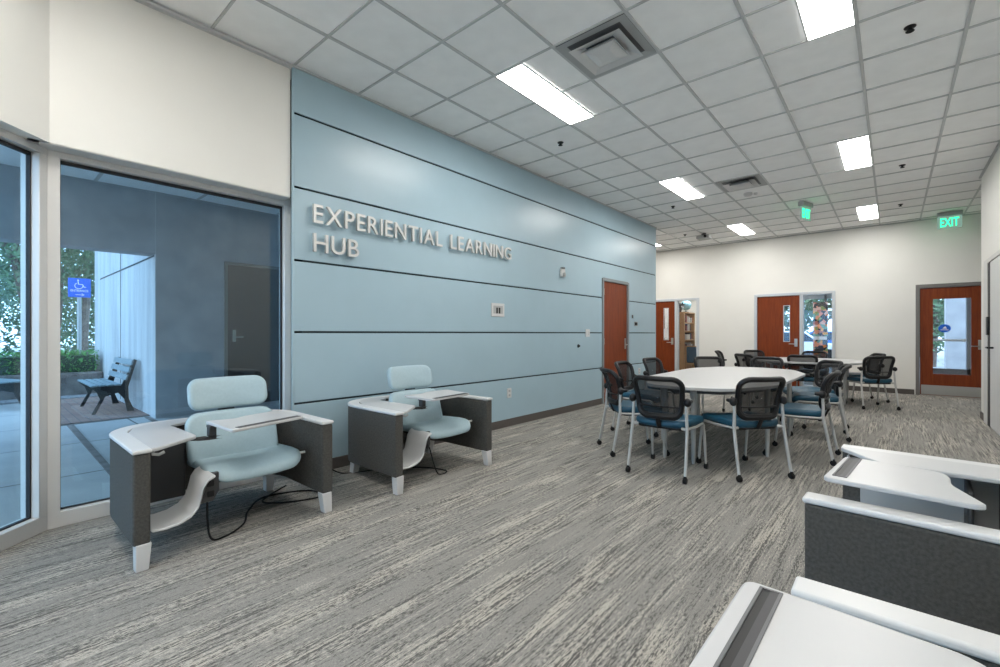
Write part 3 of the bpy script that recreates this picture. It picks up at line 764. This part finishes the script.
# power cords
def cord(pts, label, r=.006):
    P = [Vector(p) for p in pts]; out = []
    for i in range(len(P)-1):
        p0 = P[max(i-1, 0)]; p1 = P[i]; p2 = P[i+1]; p3 = P[min(i+2, len(P)-1)]
        for k in range(8):
            t_ = k/8
            out.append(.5*((2*p1)+(-p0+p2)*t_+(2*p0-5*p1+4*p2-p3)*t_*t_+(-p0+3*p1-3*p2+p3)*t_**3))
    out.append(P[-1])
    o = MB().tube(out, r, 6).build('cable', M['rubber'], smooth=True); tag(o, label, 'cable', 'black power cords')
cord([(-3.08, .90, .26), (-3.03, .90, .03), (-3.02, .98, .008), (-3.13, 1.12, .008), (-3.33, 1.22, .008), (-3.52, 1.40, .008), (-3.42, 1.68, .008), (-3.22, 1.68, .008), (-3.30, 1.45, .008), (-3.45, 1.36, .008), (-3.66, 1.62, .008)], 'black power cord looping on the carpet under the lounger by the window')
cord([(-3.02, 2.56, .24), (-2.96, 2.60, .02), (-2.98, 2.72, .008), (-3.2, 2.66, .008), (-3.45, 2.4, .008), (-3.62, 2.08, .008), (-3.76, 1.95, .15), (-3.79, 1.93, .30), (-3.80, 1.86, .36)], 'black power cord from the farther lounger rising up the blue wall behind it')

# ================================================================= task chairs
def make_chair():
    t = empty('meeting_chair')
    # seat
    def sd(p, q, w_):
        x = .015+p; z = .415+w_-.035*max(0, (p-.12)/.12)**2-.0+.012*(abs(q)/.24)**2
        return (x, q*(1-.04*(p < 0)), z)
    MB().slab(.235, .245, .08, .066, .028, sd, .008).build('seat', M['teal'], t, smooth=True, angle=80)
    MB().slab(.215, .225, .07, .03, .012, lambda p, q, w_: (.015+p, q, .400+w_-.03*max(0, (p-.12)/.12)**2), 0).build('seat_pan', M['black'], t, smooth=True, angle=80)
    # side frames and legs
    for s_ in (-1, 1):
        RL_ = MB().tube([(-.30, s_*.245, .045), (-.25, s_*.240, .30), (-.225, s_*.236, .44), (-.225, s_*.230, .54), (-.22, s_*.228, .63)], [.0125, .0135, .0135, .0125, .012], 10, flat=1.0); RL = RL_.build('rear_leg', M['silver'], t, smooth=True)
        FL = MB().tube([(.245, s_*.245, .045), (.215, s_*.24, .30), (.20, s_*.235, .40), (.17, s_*.235, .418), (.0, s_*.24, .418), (-.215, s_*.232, .425)], [.011, .0125, .0125, .012, .011, .010], 10).build('front_leg', M['silver'], t, smooth=True)
        MB().tube([(-.225, s_*.236, .425), (-.21, s_*.19, .425)], .013, 8).build('seat_peg', M['silver'], t, smooth=True)
        MB().sphere((-.22, s_*.238, .648), .032, 10, 8, 1.15).tube([(-.22, s_*.238, .62), (-.22, s_*.236, .648)], .018, 8).tube([(-.22, s_*.240, .652), (-.16, s_*.248, .656)], [.022, .016], 8).build('arm_joint', M['black'], t, smooth=True)
        for x_, y_, r_ in ((-.302, s_*.245, RL), (.247, s_*.245, FL)):
            c = MB().lathe((0, 0, 0), [(.008, -.014), (.024, -.014), (.026, -.010), (.026, .010), (.024, .014), (.008, .014)], 14, Matrix.Translation((x_, y_, .026)) @ Matrix.Rotation(PI/2, 4, 'X'))
            c.tube([(x_, y_, .03), (x_, y_, .062)], .013, 8).build('caster', M['rubber'], r_, smooth=True)
    # backrest: frame loop and mesh panel on one curved surface
    def surf(y, z):
        zz = (z-.49)/.37
        x = -.235-.02*zz-.085*zz**3+.055*(y/.225)**2
        return Vector((x, y, z))
    def outline(a, b_, r, cz, n=6):
        o = []
        for cx, cy, a0 in ((a-r, b_-r, 0), (-a+r, b_-r, 90), (-a+r, -b_+r, 180), (a-r, -b_+r, 270)):
            for k in range(n+1):
                q = math.radians(a0+90*k/n); o.append((cx+r*math.cos(q), cz+cy+r*math.sin(q)))
            nx = {0: (-a+r, b_), 90: (-a, -b_+r), 180: (a-r, -b_), 270: (a, b_-r)}[a0]
            l = o[-1]
            for k in range(1, 6): o.append((l[0]+(nx[0]-l[0])*k/6, l[1]+(cz+nx[1]-l[1])*k/6))
        return o
    ol = outline(.192, .163, .07, .677)
    widen = lambda y, z: y*(1+.10*(z-.675)/.165)
    MB().tube([surf(widen(y, z), z) for y, z in ol], [.0225+.008*max(0, (.60-z)/.1) for y, z in ol], 8, closed=True).build('back_frame', M['black'], t, smooth=True)
    rings = []
    for k in (.02, .2, .4, .6, .8, 1.0):
        rings.append([surf(widen(y*k, .675+(z-.675)*k), .675+(z-.675)*k) for y, z in ol])
    MB().loft(rings, cap=False).build('mesh_panel', M['mesh'], t, smooth=True)
    # lumbar bar behind the mesh
    MB().tube([surf(y, .60)+Vector((-.012, 0, 0)) for y in (-.2, -.1, 0, .1, .2)], .008, 6).build('lumbar_bar', M['black'], t, smooth=True)
    # bracket joining back to the seat
    MB().tube([(-.10, 0, .405), (-.22, 0, .42), (-.255, 0, .50)], [.02, .022, .02], 8, flat=.5).build('back_bracket', M['black'], t, smooth=True)
    return t
ch0 = make_chair()
chairs = [
 (-1.515, 4.06, 90, 'nearest chair on the left, black mesh back square to the camera', 't1'),
 (-1.03, 4.48, 141, 'nearest chair on the right of the table tip, big black mesh back turned slightly', 't1'),
 (-2.045, 4.51, 44, 'leftmost chair of the big table, seen side-on before the blue wall', 't1'),
 (-2.36, 5.48, 2, 'chair whose black back overlaps the bottom of the wooden door in the blue wall', 't1'),
 (-2.43, 6.50, -10, 'farthest chair on the left side of the big table, its back above the tabletop', 't1'),
 (-.715, 5.42, 180, 'nearest chair on the right side of the big table, back seen in profile', 't1'),
 (-.70, 6.63, 187, 'second profile chair on the right side of the big table, just behind the nearer one', 't1'),
 (-.83, 7.29, 221, 'chair at the far right corner of the big table, front of its dark back visible', 't1'),
 (-2.02, 7.25, -55, 'chair at the far left corner of the big table, before the bookcase opening', 't1'),
 (-1.46, 7.69, -90, 'chair centred at the far end of the big table, back just above the tabletop', 't1'),
 (-1.16, 9.45, 90, 'chair between the two tables, its mesh back framing the rear table edge', 't2'),
 (-.285, 9.72, 119, 'rightmost chair, standing near the beige wall with its rear legs in view', 't2'),
 (-.44, 10.58, 208, 'chair half hidden directly behind the rightmost chair', 't2'),
 (-2.50, 10.28, 5, 'slim profile chair left of the rear table, alone against the beige wall', 't2'),
 (-1.86, 9.22, 55, 'chair at the near left corner of the rear table with beige wall showing through', 't2'),
 (-2.12, 10.90, -50, 'chair at the far left corner of the rear table, before the middle wooden door', 't2'),
 (-1.21, 11.02, -90, 'chair at the far end of the rear table below the patchwork hanging', 't2')]
for i, (x, y, a, lb, tb) in enumerate(chairs):
    c = ch0 if i == 0 else copy_tree(ch0)
    place(c, (x, y, 0), math.radians(a))
    tag(c, lb, 'chair', 'chairs around the big table' if tb == 't1' else 'chairs around the rear table')

# ================================================================= tables
def make_table(name, poly, legs, label):
    t = empty(name, (0, 0, 0)); tag(t, label, 'table', 'white meeting tables')
    MB().prism(poly, .705, .735).build('tabletop', M['worktop'], t, bevel=.005, seg=3)
    xs = [p[0] for p in poly]; ys = [p[1] for p in poly]
    cx, cy = (min(xs)+max(xs))/2, (min(ys)+max(ys))/2
    inner = [(cx+(x-cx)*.80, cy+(y-cy)*.86) for x, y in poly]; inn2 = [(cx+(x-cx)*.76, cy+(y-cy)*.84) for x, y in poly]
    fr = MB().loft([[(a[0], a[1], .655), (a[0], a[1], .704), (b_[0], b_[1], .704), (b_[0], b_[1], .655)] for a, b_ in zip(inner, inn2)], closed=True)
    fr.build('under_frame', M['mgrey'], t)
    for x, y in legs:
        MB().lathe((x, y, 0), [(.012, 0), (.017, .03), (.0235, .30), (.0265, .66), (.030, .704)], 14).build('leg', M['silver'], t, smooth=True)
    return t
T1 = rpoly([(-1.40, 4.20), (-1.06, 4.31), (-.81, 4.95), (-.79, 6.55), (-1.0, 7.17), (-1.43, 7.36), (-1.90, 7.20), (-2.15, 6.6), (-2.12, 5.0), (-1.80, 4.24)], [.25, .18, .12, .05, .15, .25, .15, .12, .12, .2])
make_table('meeting_table', T1, [(-1.69, 4.43), (-1.41, 4.40), (-.935, 5.12), (-.93, 6.35), (-1.99, 5.15), (-1.99, 6.4), (-1.3, 7.05), (-1.62, 7.06)], 'big white-topped meeting table with tapered grey legs in the middle of the room')
T2 = rpoly([(-1.15, 9.15), (-.60, 9.2), (-.37, 9.55), (-.40, 10.35), (-.62, 10.8), (-1.15, 10.95), (-1.68, 10.85), (-1.95, 10.4), (-1.95, 9.7), (-1.70, 9.22)], [.1]*10)
make_table('meeting_table', T2, [(-1.0, 9.55), (-.62, 9.75), (-.62, 10.35), (-1.7, 9.7), (-1.7, 10.4), (-1.15, 10.7)], 'white-topped meeting table farther back, before the back wall doors')

# ================================================================= outside, left
OD = M['concretes']
struct(MB().box(-8.6, -8.4, 1.782, 9.4, -.06, 3.36).build('wall_patio', OD))
struct(MB().box(-13.72, -8.402, 1.774, 2.1, -.06, 6.0).build('wall_patio_side', M['concrete']))
struct(MB().box(-13.0, -8.45, 1.768, 1.773, 2.385, 2.41).box(-10.9, -10.885, 1.768, 1.773, 0, 6).build('trim_6', M['seam']))
struct(MB().prism([(-8.41, 1.78), (-8.85, -6), (-9.15, -6), (-8.75, 1.78)], 2.42, 4.2).build('wall_beam', OD))
so = MB().box(-9.1, -4.07, -6, 9.4, 3.36, 3.5)
struct(so.build('ceiling_patio', M['tile']))
g = MB()
for k in range(12):
    y = -5+k*1.22; g.box(-8.8, -4.07, y-.02, y+.02, 3.352, 3.362)
for x in (-5.1, -6.3, -7.5): g.box(x-.02, x+.02, -6, 9.4, 3.353, 3.362)
struct(g.build('trim_7', M['tbar']))
# exterior face above the glazing and end wall of the patio
struct(MB().box(-4.14, -4.082, .2, 9.4, 2.405, 3.4).box(-4.14, XB-.251, 1.836, 9.4, 0, 3.4).box(-8.6, -4.07, 5.2, 5.35, 0, 3.4).build('wall_outer', OD))
dpt = struct(empty('door_6', (0, 0, 0)))
MB().box(-8.40, -8.37, 2.70, 2.75, 0, 2.42).box(-8.40, -8.37, 3.75, 3.80, 0, 2.42).box(-8.40, -8.37, 2.75, 3.75, 2.37, 2.42).build('door_frame', M['darkframe'], dpt, bevel=.004, seg=1)
MB().box(-8.40, -8.38, 2.75, 3.75, .01, 2.37).build('door_leaf', M['browndoor'], dpt)
lever(dpt, 2.85, 1.18, -8.38, d=1, m='chrome', axis='X', sgn=1)
# brick patch, expansion joint
struct(MB().box(-12.2, -8.75, .72, 1.78, -.06, -.045).build('trim_8', M['brick']))
struct(MB().prism([(-8.75, .83), (-4.3, .78), (-4.3, .83), (-8.75, .90)], -.06, -.052).prism([(-8.75, .7), (-8.70, .7), (-8.70, 1.78), (-8.75, 1.78)], -.06, -.052).box(-8.6, -4.1, 1.68, 1.74, -.06, -.053).build('trim_9', M['stone']))
struct(MB().box(-12.9, -12.1, -6, 1.78, -.06, -.03).build('trim_10', M['pebble']))
# benches
def make_bench(label, loc_, rz):
    b = empty('park_bench', loc_, rz); tag(b, label, 'bench', 'park benches outside')
    for x in (-.60, .60):
        bk = [(.0, .0), (.035, .0), (-.045, .22), (-.05, .42), (.06, .84), (.02, .86), (-.13, .46), (-.42, .44), (-.52, .45), (-.50, .42), (-.44, .36), (-.40, .24), (-.50, .02), (-.46, .0), (-.36, .22), (-.34, .28), (-.18, .33), (-.10, .22), (-.06, .0)]
        MB().prism([(p[0], p[1]) for p in bk], -.02, .02, Matrix.Translation((x, 0, 0)) @ Matrix(((0, 0, 1, 0), (1, 0, 0, 0), (0, 1, 0, 0), (0, 0, 0, 1)))).build('end_frame', M['benchleg'], b, bevel=.003, seg=1)
    for k, y in enumerate((-.48, -.385, -.29, -.195)):
        MB().box(-.72, .72, y-.038, y+.038, .45, .475).build('seat_slat', M['bench'], b, bevel=.003, seg=1)
    for k, (y, z) in enumerate(((-.085, .57), (-.05, .69), (-.015, .81))):
        MB().box(-.72, .72, -.012, .012, -.045, .045, Matrix.Translation((0, y, z)) @ Matrix.Rotation(math.radians(-14), 4, 'X')).build('back_slat', M['bench'], b, bevel=.003, seg=1)
    return b
make_bench('slatted bench outside the window, backed against the bright concrete wall', (-10.03, 1.68, -.06), 0)
make_bench('bench seen through the far-left pane, cut off by the picture edge', (-11.7, -.1, -.06), math.radians(200))
# accessibility sign on a post
sg = empty('accessibility_sign', (-13.9, 1.535, -.06)); tag(sg, 'blue wheelchair entrance sign on a post behind the hedge outside the window', 'sign')
MB().tube([(0, 0, 0), (0, 0, 2.40)], .038, 10).build('post', M['liner'], sg, smooth=True)
ang = math.atan2(-1.25, 11.3)   # panel turned to face the glass
pm = Matrix.Translation((0.045, 0, 2.31)) @ Matrix.Rotation(math.radians(-6), 4, 'Z') @ Matrix.Scale(1.22, 4)
SR = pm @ ROT
MB().box(-.004, .004, -.155, .155, -.175, .175, pm).build('sign_panel', M['bluesign'], sg, bevel=.001, seg=1)
wc = MB(); o = Vector((0, 0, 0))
def sp(y, z): return pm @ Vector((.007, y, z))
wc.tube([sp(-.01+.055*math.cos(math.radians(a)), .035+.055*math.sin(math.radians(a))) for a in range(120, 361, 20)], .007, 6)
wc.tube([sp(-.02, .115), sp(-.015, .065), sp(.04, .06), (sp(.065, .01)), sp(.09, .015)], .009, 6)
wc.sphere(sp(-.02, .135), .017, 8, 6)
wc.tube([sp(-.055, -.13), sp(.06, -.13)], .006, 6); wc.tube([sp(.03, -.11), sp(.065, -.13), sp(.03, -.15)], .006, 6)
wc.build('wheelchair_symbol', M['signwhite'], sg)
text_obj('sign_lettering', 'ENTRANCE', M['signwhite'], sg, pm @ Matrix.Translation((.006, -.12, -.075)) @ ROT, width=.24, height=.04, ext=.001, fat=.008)

# foliage
def leaves(mb, c, rad, n, size, flatten=1.0, seed=0):
    rnd = random.Random(seed)
    for _ in range(n):
        while True:
            p = Vector((rnd.uniform(-1, 1), rnd.uniform(-1, 1), rnd.uniform(-1, 1)))
            if p.length <= 1: break
        p = Vector((c[0]+p.x*rad[0], c[1]+p.y*rad[1], c[2]+p.z*rad[2]))
        a = Vector((rnd.gauss(0, 1), rnd.gauss(0, 1), rnd.gauss(0, 1))).normalized(); b_ = a.orthogonal().normalized()
        s_ = size*rnd.uniform(.6, 1.4)
        mb.add([p-a*s_, p+b_*s_*.45, p+a*s_, p-b_*s_*.45], [(0, 1, 2, 3)])
def box_leaves(mb, x0, x1, y0, y1, z0, z1, n, size, seed=0):
    rnd = random.Random(seed)
    for _ in range(n):
        p = Vector((rnd.uniform(x0, x1), rnd.uniform(y0, y1), rnd.uniform(z0, z1)))
        a = Vector((rnd.gauss(0, 1), rnd.gauss(0, 1), rnd.gauss(0, 1))).normalized(); b_ = a.orthogonal().normalized(); s_ = size*rnd.uniform(.6, 1.4)
        mb.add([p-a*s_, p+b_*s_*.5, p+a*s_, p-b_*s_*.5], [(0, 1, 2, 3)])
def tree(loc_, label, trunks, crown, cr, n, size, m='leaf', seed=1, cat='tree', group='trees outside'):
    t = empty('tree', loc_); tag(t, label, cat, group)
    mb = MB()
    for pth, r in trunks: mb.tube(pth, [r*(1-.5*k/(len(pth)-1)) for k in range(len(pth))], 8)
    mb.build('trunk', M['bark'], t, smooth=True)
    lb = MB(); leaves(lb, crown, cr, n, size, seed=seed); lb.build('foliage', M[m], t)
    return t
tree((-16.2, 1.13, -.06), 'multi-trunked tree behind the sign post outside the window',
     [([(0, 0, 0), (-.1, .1, .8), (.1, -.1, 1.6), (-.1, -.3, 2.6), (-.3, -.6, 4)], .14), ([(0, -.1, 0), (.0, -.3, .7), (-.05, -.25, 1.5), (.05, -.5, 3), (.1, -.9, 4)], .11), ([(0, 0, .5), (-.3, .3, 1.6), (-.2, .35, 3)], .08)],
     (0, 0, 3.6), (1.9, 1.6, 1.6), 4000, .065, seed=3)
tree((-16.2, 1.84, -.06), 'straight dark-trunked tree beside the bright concrete wall',
     [([(0, 0, 0), (.05, .02, 1), (-.05, .1, 2.2), (0, .1, 4)], .12)], (0, 0, 3.8), (1.5, 1.2, 1.3), 3000, .065, seed=4)
tree((-19.5, -1.8, -.06), 'pale feathery tree seen through the far-left pane', [([(0, 0, 0), (.3, .2, 1.5), (-.1, .1, 4)], .15)], (0, .3, 3.0), (2.6, 2.6, 1.9), 8000, .085, m='leafp', seed=5)
tree((-22.8, 3.4, -.06), 'leafy tree far behind the sign outside', [([(0, 0, 0), (.3, .2, 1.5), (-.1, .1, 4)], .15)], (0, 0, 2.6), (2.5, 3.0, 2.2), 8000, .08, seed=6)
h = empty('clipped_hedge', (-13.1, 0, 0)); tag(h, 'clipped green hedge in a stone planter outside the window', 'hedge')
lb = MB(); box_leaves(lb, -.55, .45, -6, 1.72, .43, .86, 14000, .030, 8); lb.build('foliage', M['hedge'], h)
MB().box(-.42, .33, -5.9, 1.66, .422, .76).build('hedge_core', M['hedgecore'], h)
struct(MB().box(-13.7, -12.6, -6.05, 1.77, -.06, .42).build('wall_planter', M['stone'], bevel=.03))
h2 = empty('tall_hedge', (-26, 1, 0)); tag(h2, 'tall leafy screen hedge in the distance outside the corner window', 'hedge')
lb = MB(); box_leaves(lb, -.8, .8, -14, 10, 0, 3.2, 16000, .09, 9); lb.build('foliage', M['leaf'], h2)

# ================================================================= outside, beyond the back wall
# office behind the far-left door
OW = M['beige']
struct(MB().box(-5.6, -5.5, YB+.15, 15.2, 0, HC).box(-3.66, -3.56, YB+.15, 15.2, 0, HC).box(-5.6, -3.56, 15.1, 15.2, 0, HC).build('wall_office', OW))
struct(MB().box(-5.6, -3.56, YB+.15, 15.2, 2.7, 2.75).build('ceiling_office', M['tile']))
ol = empty('office_fill_light', (-4.5, 13.7, 2.695)); tag(ol, 'added ceiling light, out of view, lighting the office behind the far-left door', 'ceiling light')  # out-of-view lamp put in to light this office
MB().box(-.3, .3, -.3, .3, -.012, 0).build('light_frame', M['white'], ol); MB().box(-.27, .27, -.27, .27, -.016, -.012).build('diffuser', M['light'], ol)
bs = empty('bookcase', (-4.83, 13.3, 0)); tag(bs, 'light oak bookcase seen through the glass beside the far-left door', 'bookcase')
D_, H_ = .32, 1.84
MB().box(0, D_, 0, .025, 0, H_).build('side_panel', M['shelfwood'], bs); MB().box(0, D_, .875, .90, 0, H_).build('side_panel', M['shelfwood'], bs)
MB().box(0, .015, .025, .875, 0, H_).build('back_panel', M['shelfwood'], bs); MB().box(0, D_, .025, .875, H_-.03, H_).build('top_panel', M['shelfwood'], bs)
shz = (.05, .40, .72, 1.02, 1.28, 1.52)
for z in shz: MB().box(.015, D_-.005, .025, .875, z, z+.022).build('shelf', M['shelfwood'], bs)
rnd = random.Random(5)
bcol = [mat('book cover %d' % k, c, .6) for k, c in enumerate([(.03, .03, .04), (.5, .48, .45), (.05, .05, .12), (.25, .05, .04), (.4, .3, .35), (.7, .7, .68)])]
words = ['black', 'cream', 'navy', 'maroon', 'mauve', 'white']
k = 0
for si, z in enumerate(shz[1:]):
    y = .06
    while y < .80 and k < 40:
        w_ = rnd.uniform(.025, .07); hh = rnd.uniform(.14, .21); ci = rnd.randrange(6)
        if rnd.random() < .75:
            b_ = empty('book', (-4.83+.10, 13.3+y, z+.022)); bo = MB().box(0, .2, 0, w_-.004, 0, hh).build('cover', bcol[ci], b_)
            tag(b_, '%s book on the %s shelf of the office bookcase' % (words[ci], ['second', 'third', 'fourth', 'fifth', 'top'][si]), 'book', '%s books on the %s bookcase shelf' % (words[ci], ['second', 'third', 'fourth', 'fifth', 'top'][si]))
            k += 1
        y += w_+rnd.choice([0, 0, .04, .09])
gl = empty('desk_globe', (-4.62, 13.75, H_)); tag(gl, 'pale blue globe on top of the oak bookcase', 'globe')
MB().lathe((0, 0, 0), [(.08, 0), (.08, .015), (.015, .03), (.012, .08)], 16).build('globe_stand', M['black'], gl, smooth=True)
MB().sphere((0, 0, .21), .15, 20, 14).build('globe_ball', M['globe'], gl, smooth=True)
bg = empty('potted_ornament', (-4.7, 13.45, H_)); tag(bg, 'dark leafy ornament left of the globe on the bookcase', 'ornament')
lb = MB(); leaves(lb, (0, 0, .16), (.12, .12, .12), 60, .06, seed=12); lb.build('leaves', M['black'], bg); MB().lathe((0, 0, 0), [(.05, 0), (.06, .08)], 12).build('pot', M['dgrey'], bg, smooth=True)
oc = empty('office_chair', (-4.24, 13.35, 0)); tag(oc, 'navy padded wooden armchair beside the office bookcase', 'chair')
MB().slab(.22, .24, .05, .07, .02, lambda p, q, w_: (q, w_, .62+p)).build('backrest', M['navy'], oc, smooth=True, angle=80)
MB().slab(.22, .24, .05, .08, .02, lambda p, q, w_: (q, .28-p-.02, .38+w_)).build('seat', M['navy'], oc, smooth=True, angle=80)
for s_ in (-1, 1):
    MB().box(s_*.25-.02, s_*.25+.02, -.01, .03, 0, .86).build('rear_leg', M['shelfwood'], oc); MB().box(s_*.25-.02, s_*.25+.02, .44, .48, 0, .62).build('front_leg', M['shelfwood'], oc)
    MB().box(s_*.25-.025, s_*.25+.025, 0, .48, .60, .63).build('armrest', M['shelfwood'], oc)
MB().box(-.25, .25, -.01, .02, .84, .87).box(-.25, .25, .0, .03, .33, .37).build('rail', M['shelfwood'], oc)
for k, (z, wd) in enumerate(((1.62, 'top'), (1.36, 'middle'), (1.10, 'bottom'))):
    pf = empty('picture_frame', (-3.66, 13.6, z)); tag(pf, 'small dark picture frame on the office wall, %s of three' % wd, 'picture frame', 'office wall picture frames')
    MB().box(-.02, 0, -.13, .13, -.10, .10).build('frame', M['black'], pf); MB().box(-.023, -.02, -.10, .10, -.07, .07).build('print', M['paper'], pf)
# office behind the second door: glazed outer wall
struct(MB().box(-2.9, -2.8, YB+.15, 15.2, 0, HC).box(-.35, -.25, YB+.15, 15.2, 0, HC).box(-2.9, -.25, 15.1, 15.2, 2.17, HC).box(-2.9, -.25, 15.1, 15.2, 0, .15).build('wall_office_side', OW))
struct(MB().box(-2.9, -.25, YB+.15, 15.2, 2.6, 2.65).build('ceiling_office_side', M['tile']))
wn = struct(empty('window_5', (0, 0, 0)))
for x in (-2.8, -2.1, -1.4, -.7, -.40): MB().box(x, x+.05, 15.1, 15.18, .15, 2.3).build('window_mullion', M['alud'], wn)
MB().box(-2.8, -.35, 15.13, 15.136, .15, 2.3).build('window_glass', M['glass2'], wn)
hb = empty('fabric_hanging', (-1.22, YB+.07, 0)); tag(hb, 'long patchwork fabric hanging behind the glass beside the middle door', 'hanging')
MB().box(-.135, .135, 0, .012, .45, 1.08).build('lower_panel', M['quilt'], hb); MB().box(-.135, .135, 0, .012, 1.16, 1.92).build('upper_panel', M['quilt'], hb)
MB().box(-.135, .115, -.006, .01, 1.08, 1.155).build('paper_band', M['paper'], hb)
# outdoors behind: cars, trees, columns
def car(loc_, rz, m, label):
    c = empty('car', loc_, rz); tag(c, label, 'car', 'parked cars outside the back')
    prof = [(-2.2, .35), (2.2, .35), (2.25, .62), (2.1, .80), (1.2, .92), (.65, 1.36), (-.9, 1.40), (-1.7, 1.0), (-2.2, .92)]
    RX_ = Matrix(((1, 0, 0, 0), (0, 0, -1, 0), (0, 1, 0, 0), (0, 0, 0, 1)))
    MB().prism(prof, -.85, .85, RX_).build('body', m, c, bevel=.06, seg=3)
    MB().prism([(1.05, .95), (.6, 1.31), (-.85, 1.35), (-1.5, 1.0)], -.862, .862, RX_).build('windows', M['carglass'], c)
    for x in (-1.4, 1.4):
        for s_ in (-1, 1): MB().lathe((0, 0, 0), [(.1, -.1), (.32, -.1), (.34, -.06), (.34, .06), (.32, .1), (.1, .1)], 18, Matrix.Translation((x, s_*.78, .34)) @ Matrix.Rotation(PI/2, 4, 'X')).build('wheel', M['rubber'], c, smooth=True)
car((-3.4, 22.5, -.06), math.radians(8), M['car1'], 'white car parked outside, seen left of the fabric hanging')
car((-2.0, 26.5, -.06), math.radians(5), M['car2'], 'blue car parked outside, seen right of the fabric hanging')
tree((-5, 30, -.06), 'large leafy tree beyond the parked cars, left side', [([(0, 0, 0), (.1, 0, 2), (0, .2, 4)], .25)], (0, 0, 4), (3.5, 3, 3), 3500, .22, seed=20, group='trees behind the building')
tree((.5, 31, -.06), 'large leafy tree beyond the parked cars, right side', [([(0, 0, 0), (.1, 0, 2), (0, .2, 4)], .25)], (0, 0, 4), (3.2, 3, 3), 3500, .22, seed=21, group='trees behind the building')
tree((1.15, 24, -.06), 'tree seen through the exit door glass beside the column', [([(0, 0, 0), (.1, 0, 2), (0, .2, 4)], .12)], (-.3, 0, 2.2), (1.3, 1, 1.9), 1500, .14, seed=22, group='trees behind the building')
struct(MB().box(1.25, 1.85, 19.6, 20.2, -.06, 4.5).build('wall_column', M['concretes']))
struct(MB().box(1.13, 1.42, 13.0, 13.2, -.06, 3).box(.5, 1.42, 13.0, 13.1, -.06, .50).build('wall_exit_frame', M['darkframe']))

# ================================================================= daylight and camera
wd = bpy.data.worlds.new('World'); S.world = wd; wd.use_nodes = True
nt = wd.node_tree; bgn = nt.nodes['Background']
bgn.inputs['Color'].default_value = (.52, .73, 1.0, 1); bgn.inputs['Strength'].default_value = 2.05

cam = bpy.data.cameras.new('camera'); co = bpy.data.objects.new('camera', cam); COL.objects.link(co)
cam.sensor_width = 36; cam.lens = 453.7272/1000*36; cam.clip_start = .05; cam.clip_end = 200
co.location = (0, 0, 1.22); co.rotation_euler = (PI/2, 0, .7131)
S.camera = co
S.view_settings.view_transform = 'Standard'; S.view_settings.look = 'None'; S.view_settings.gamma = 1; S.view_settings.use_curve_mapping = False
S.view_settings.exposure = 1.3
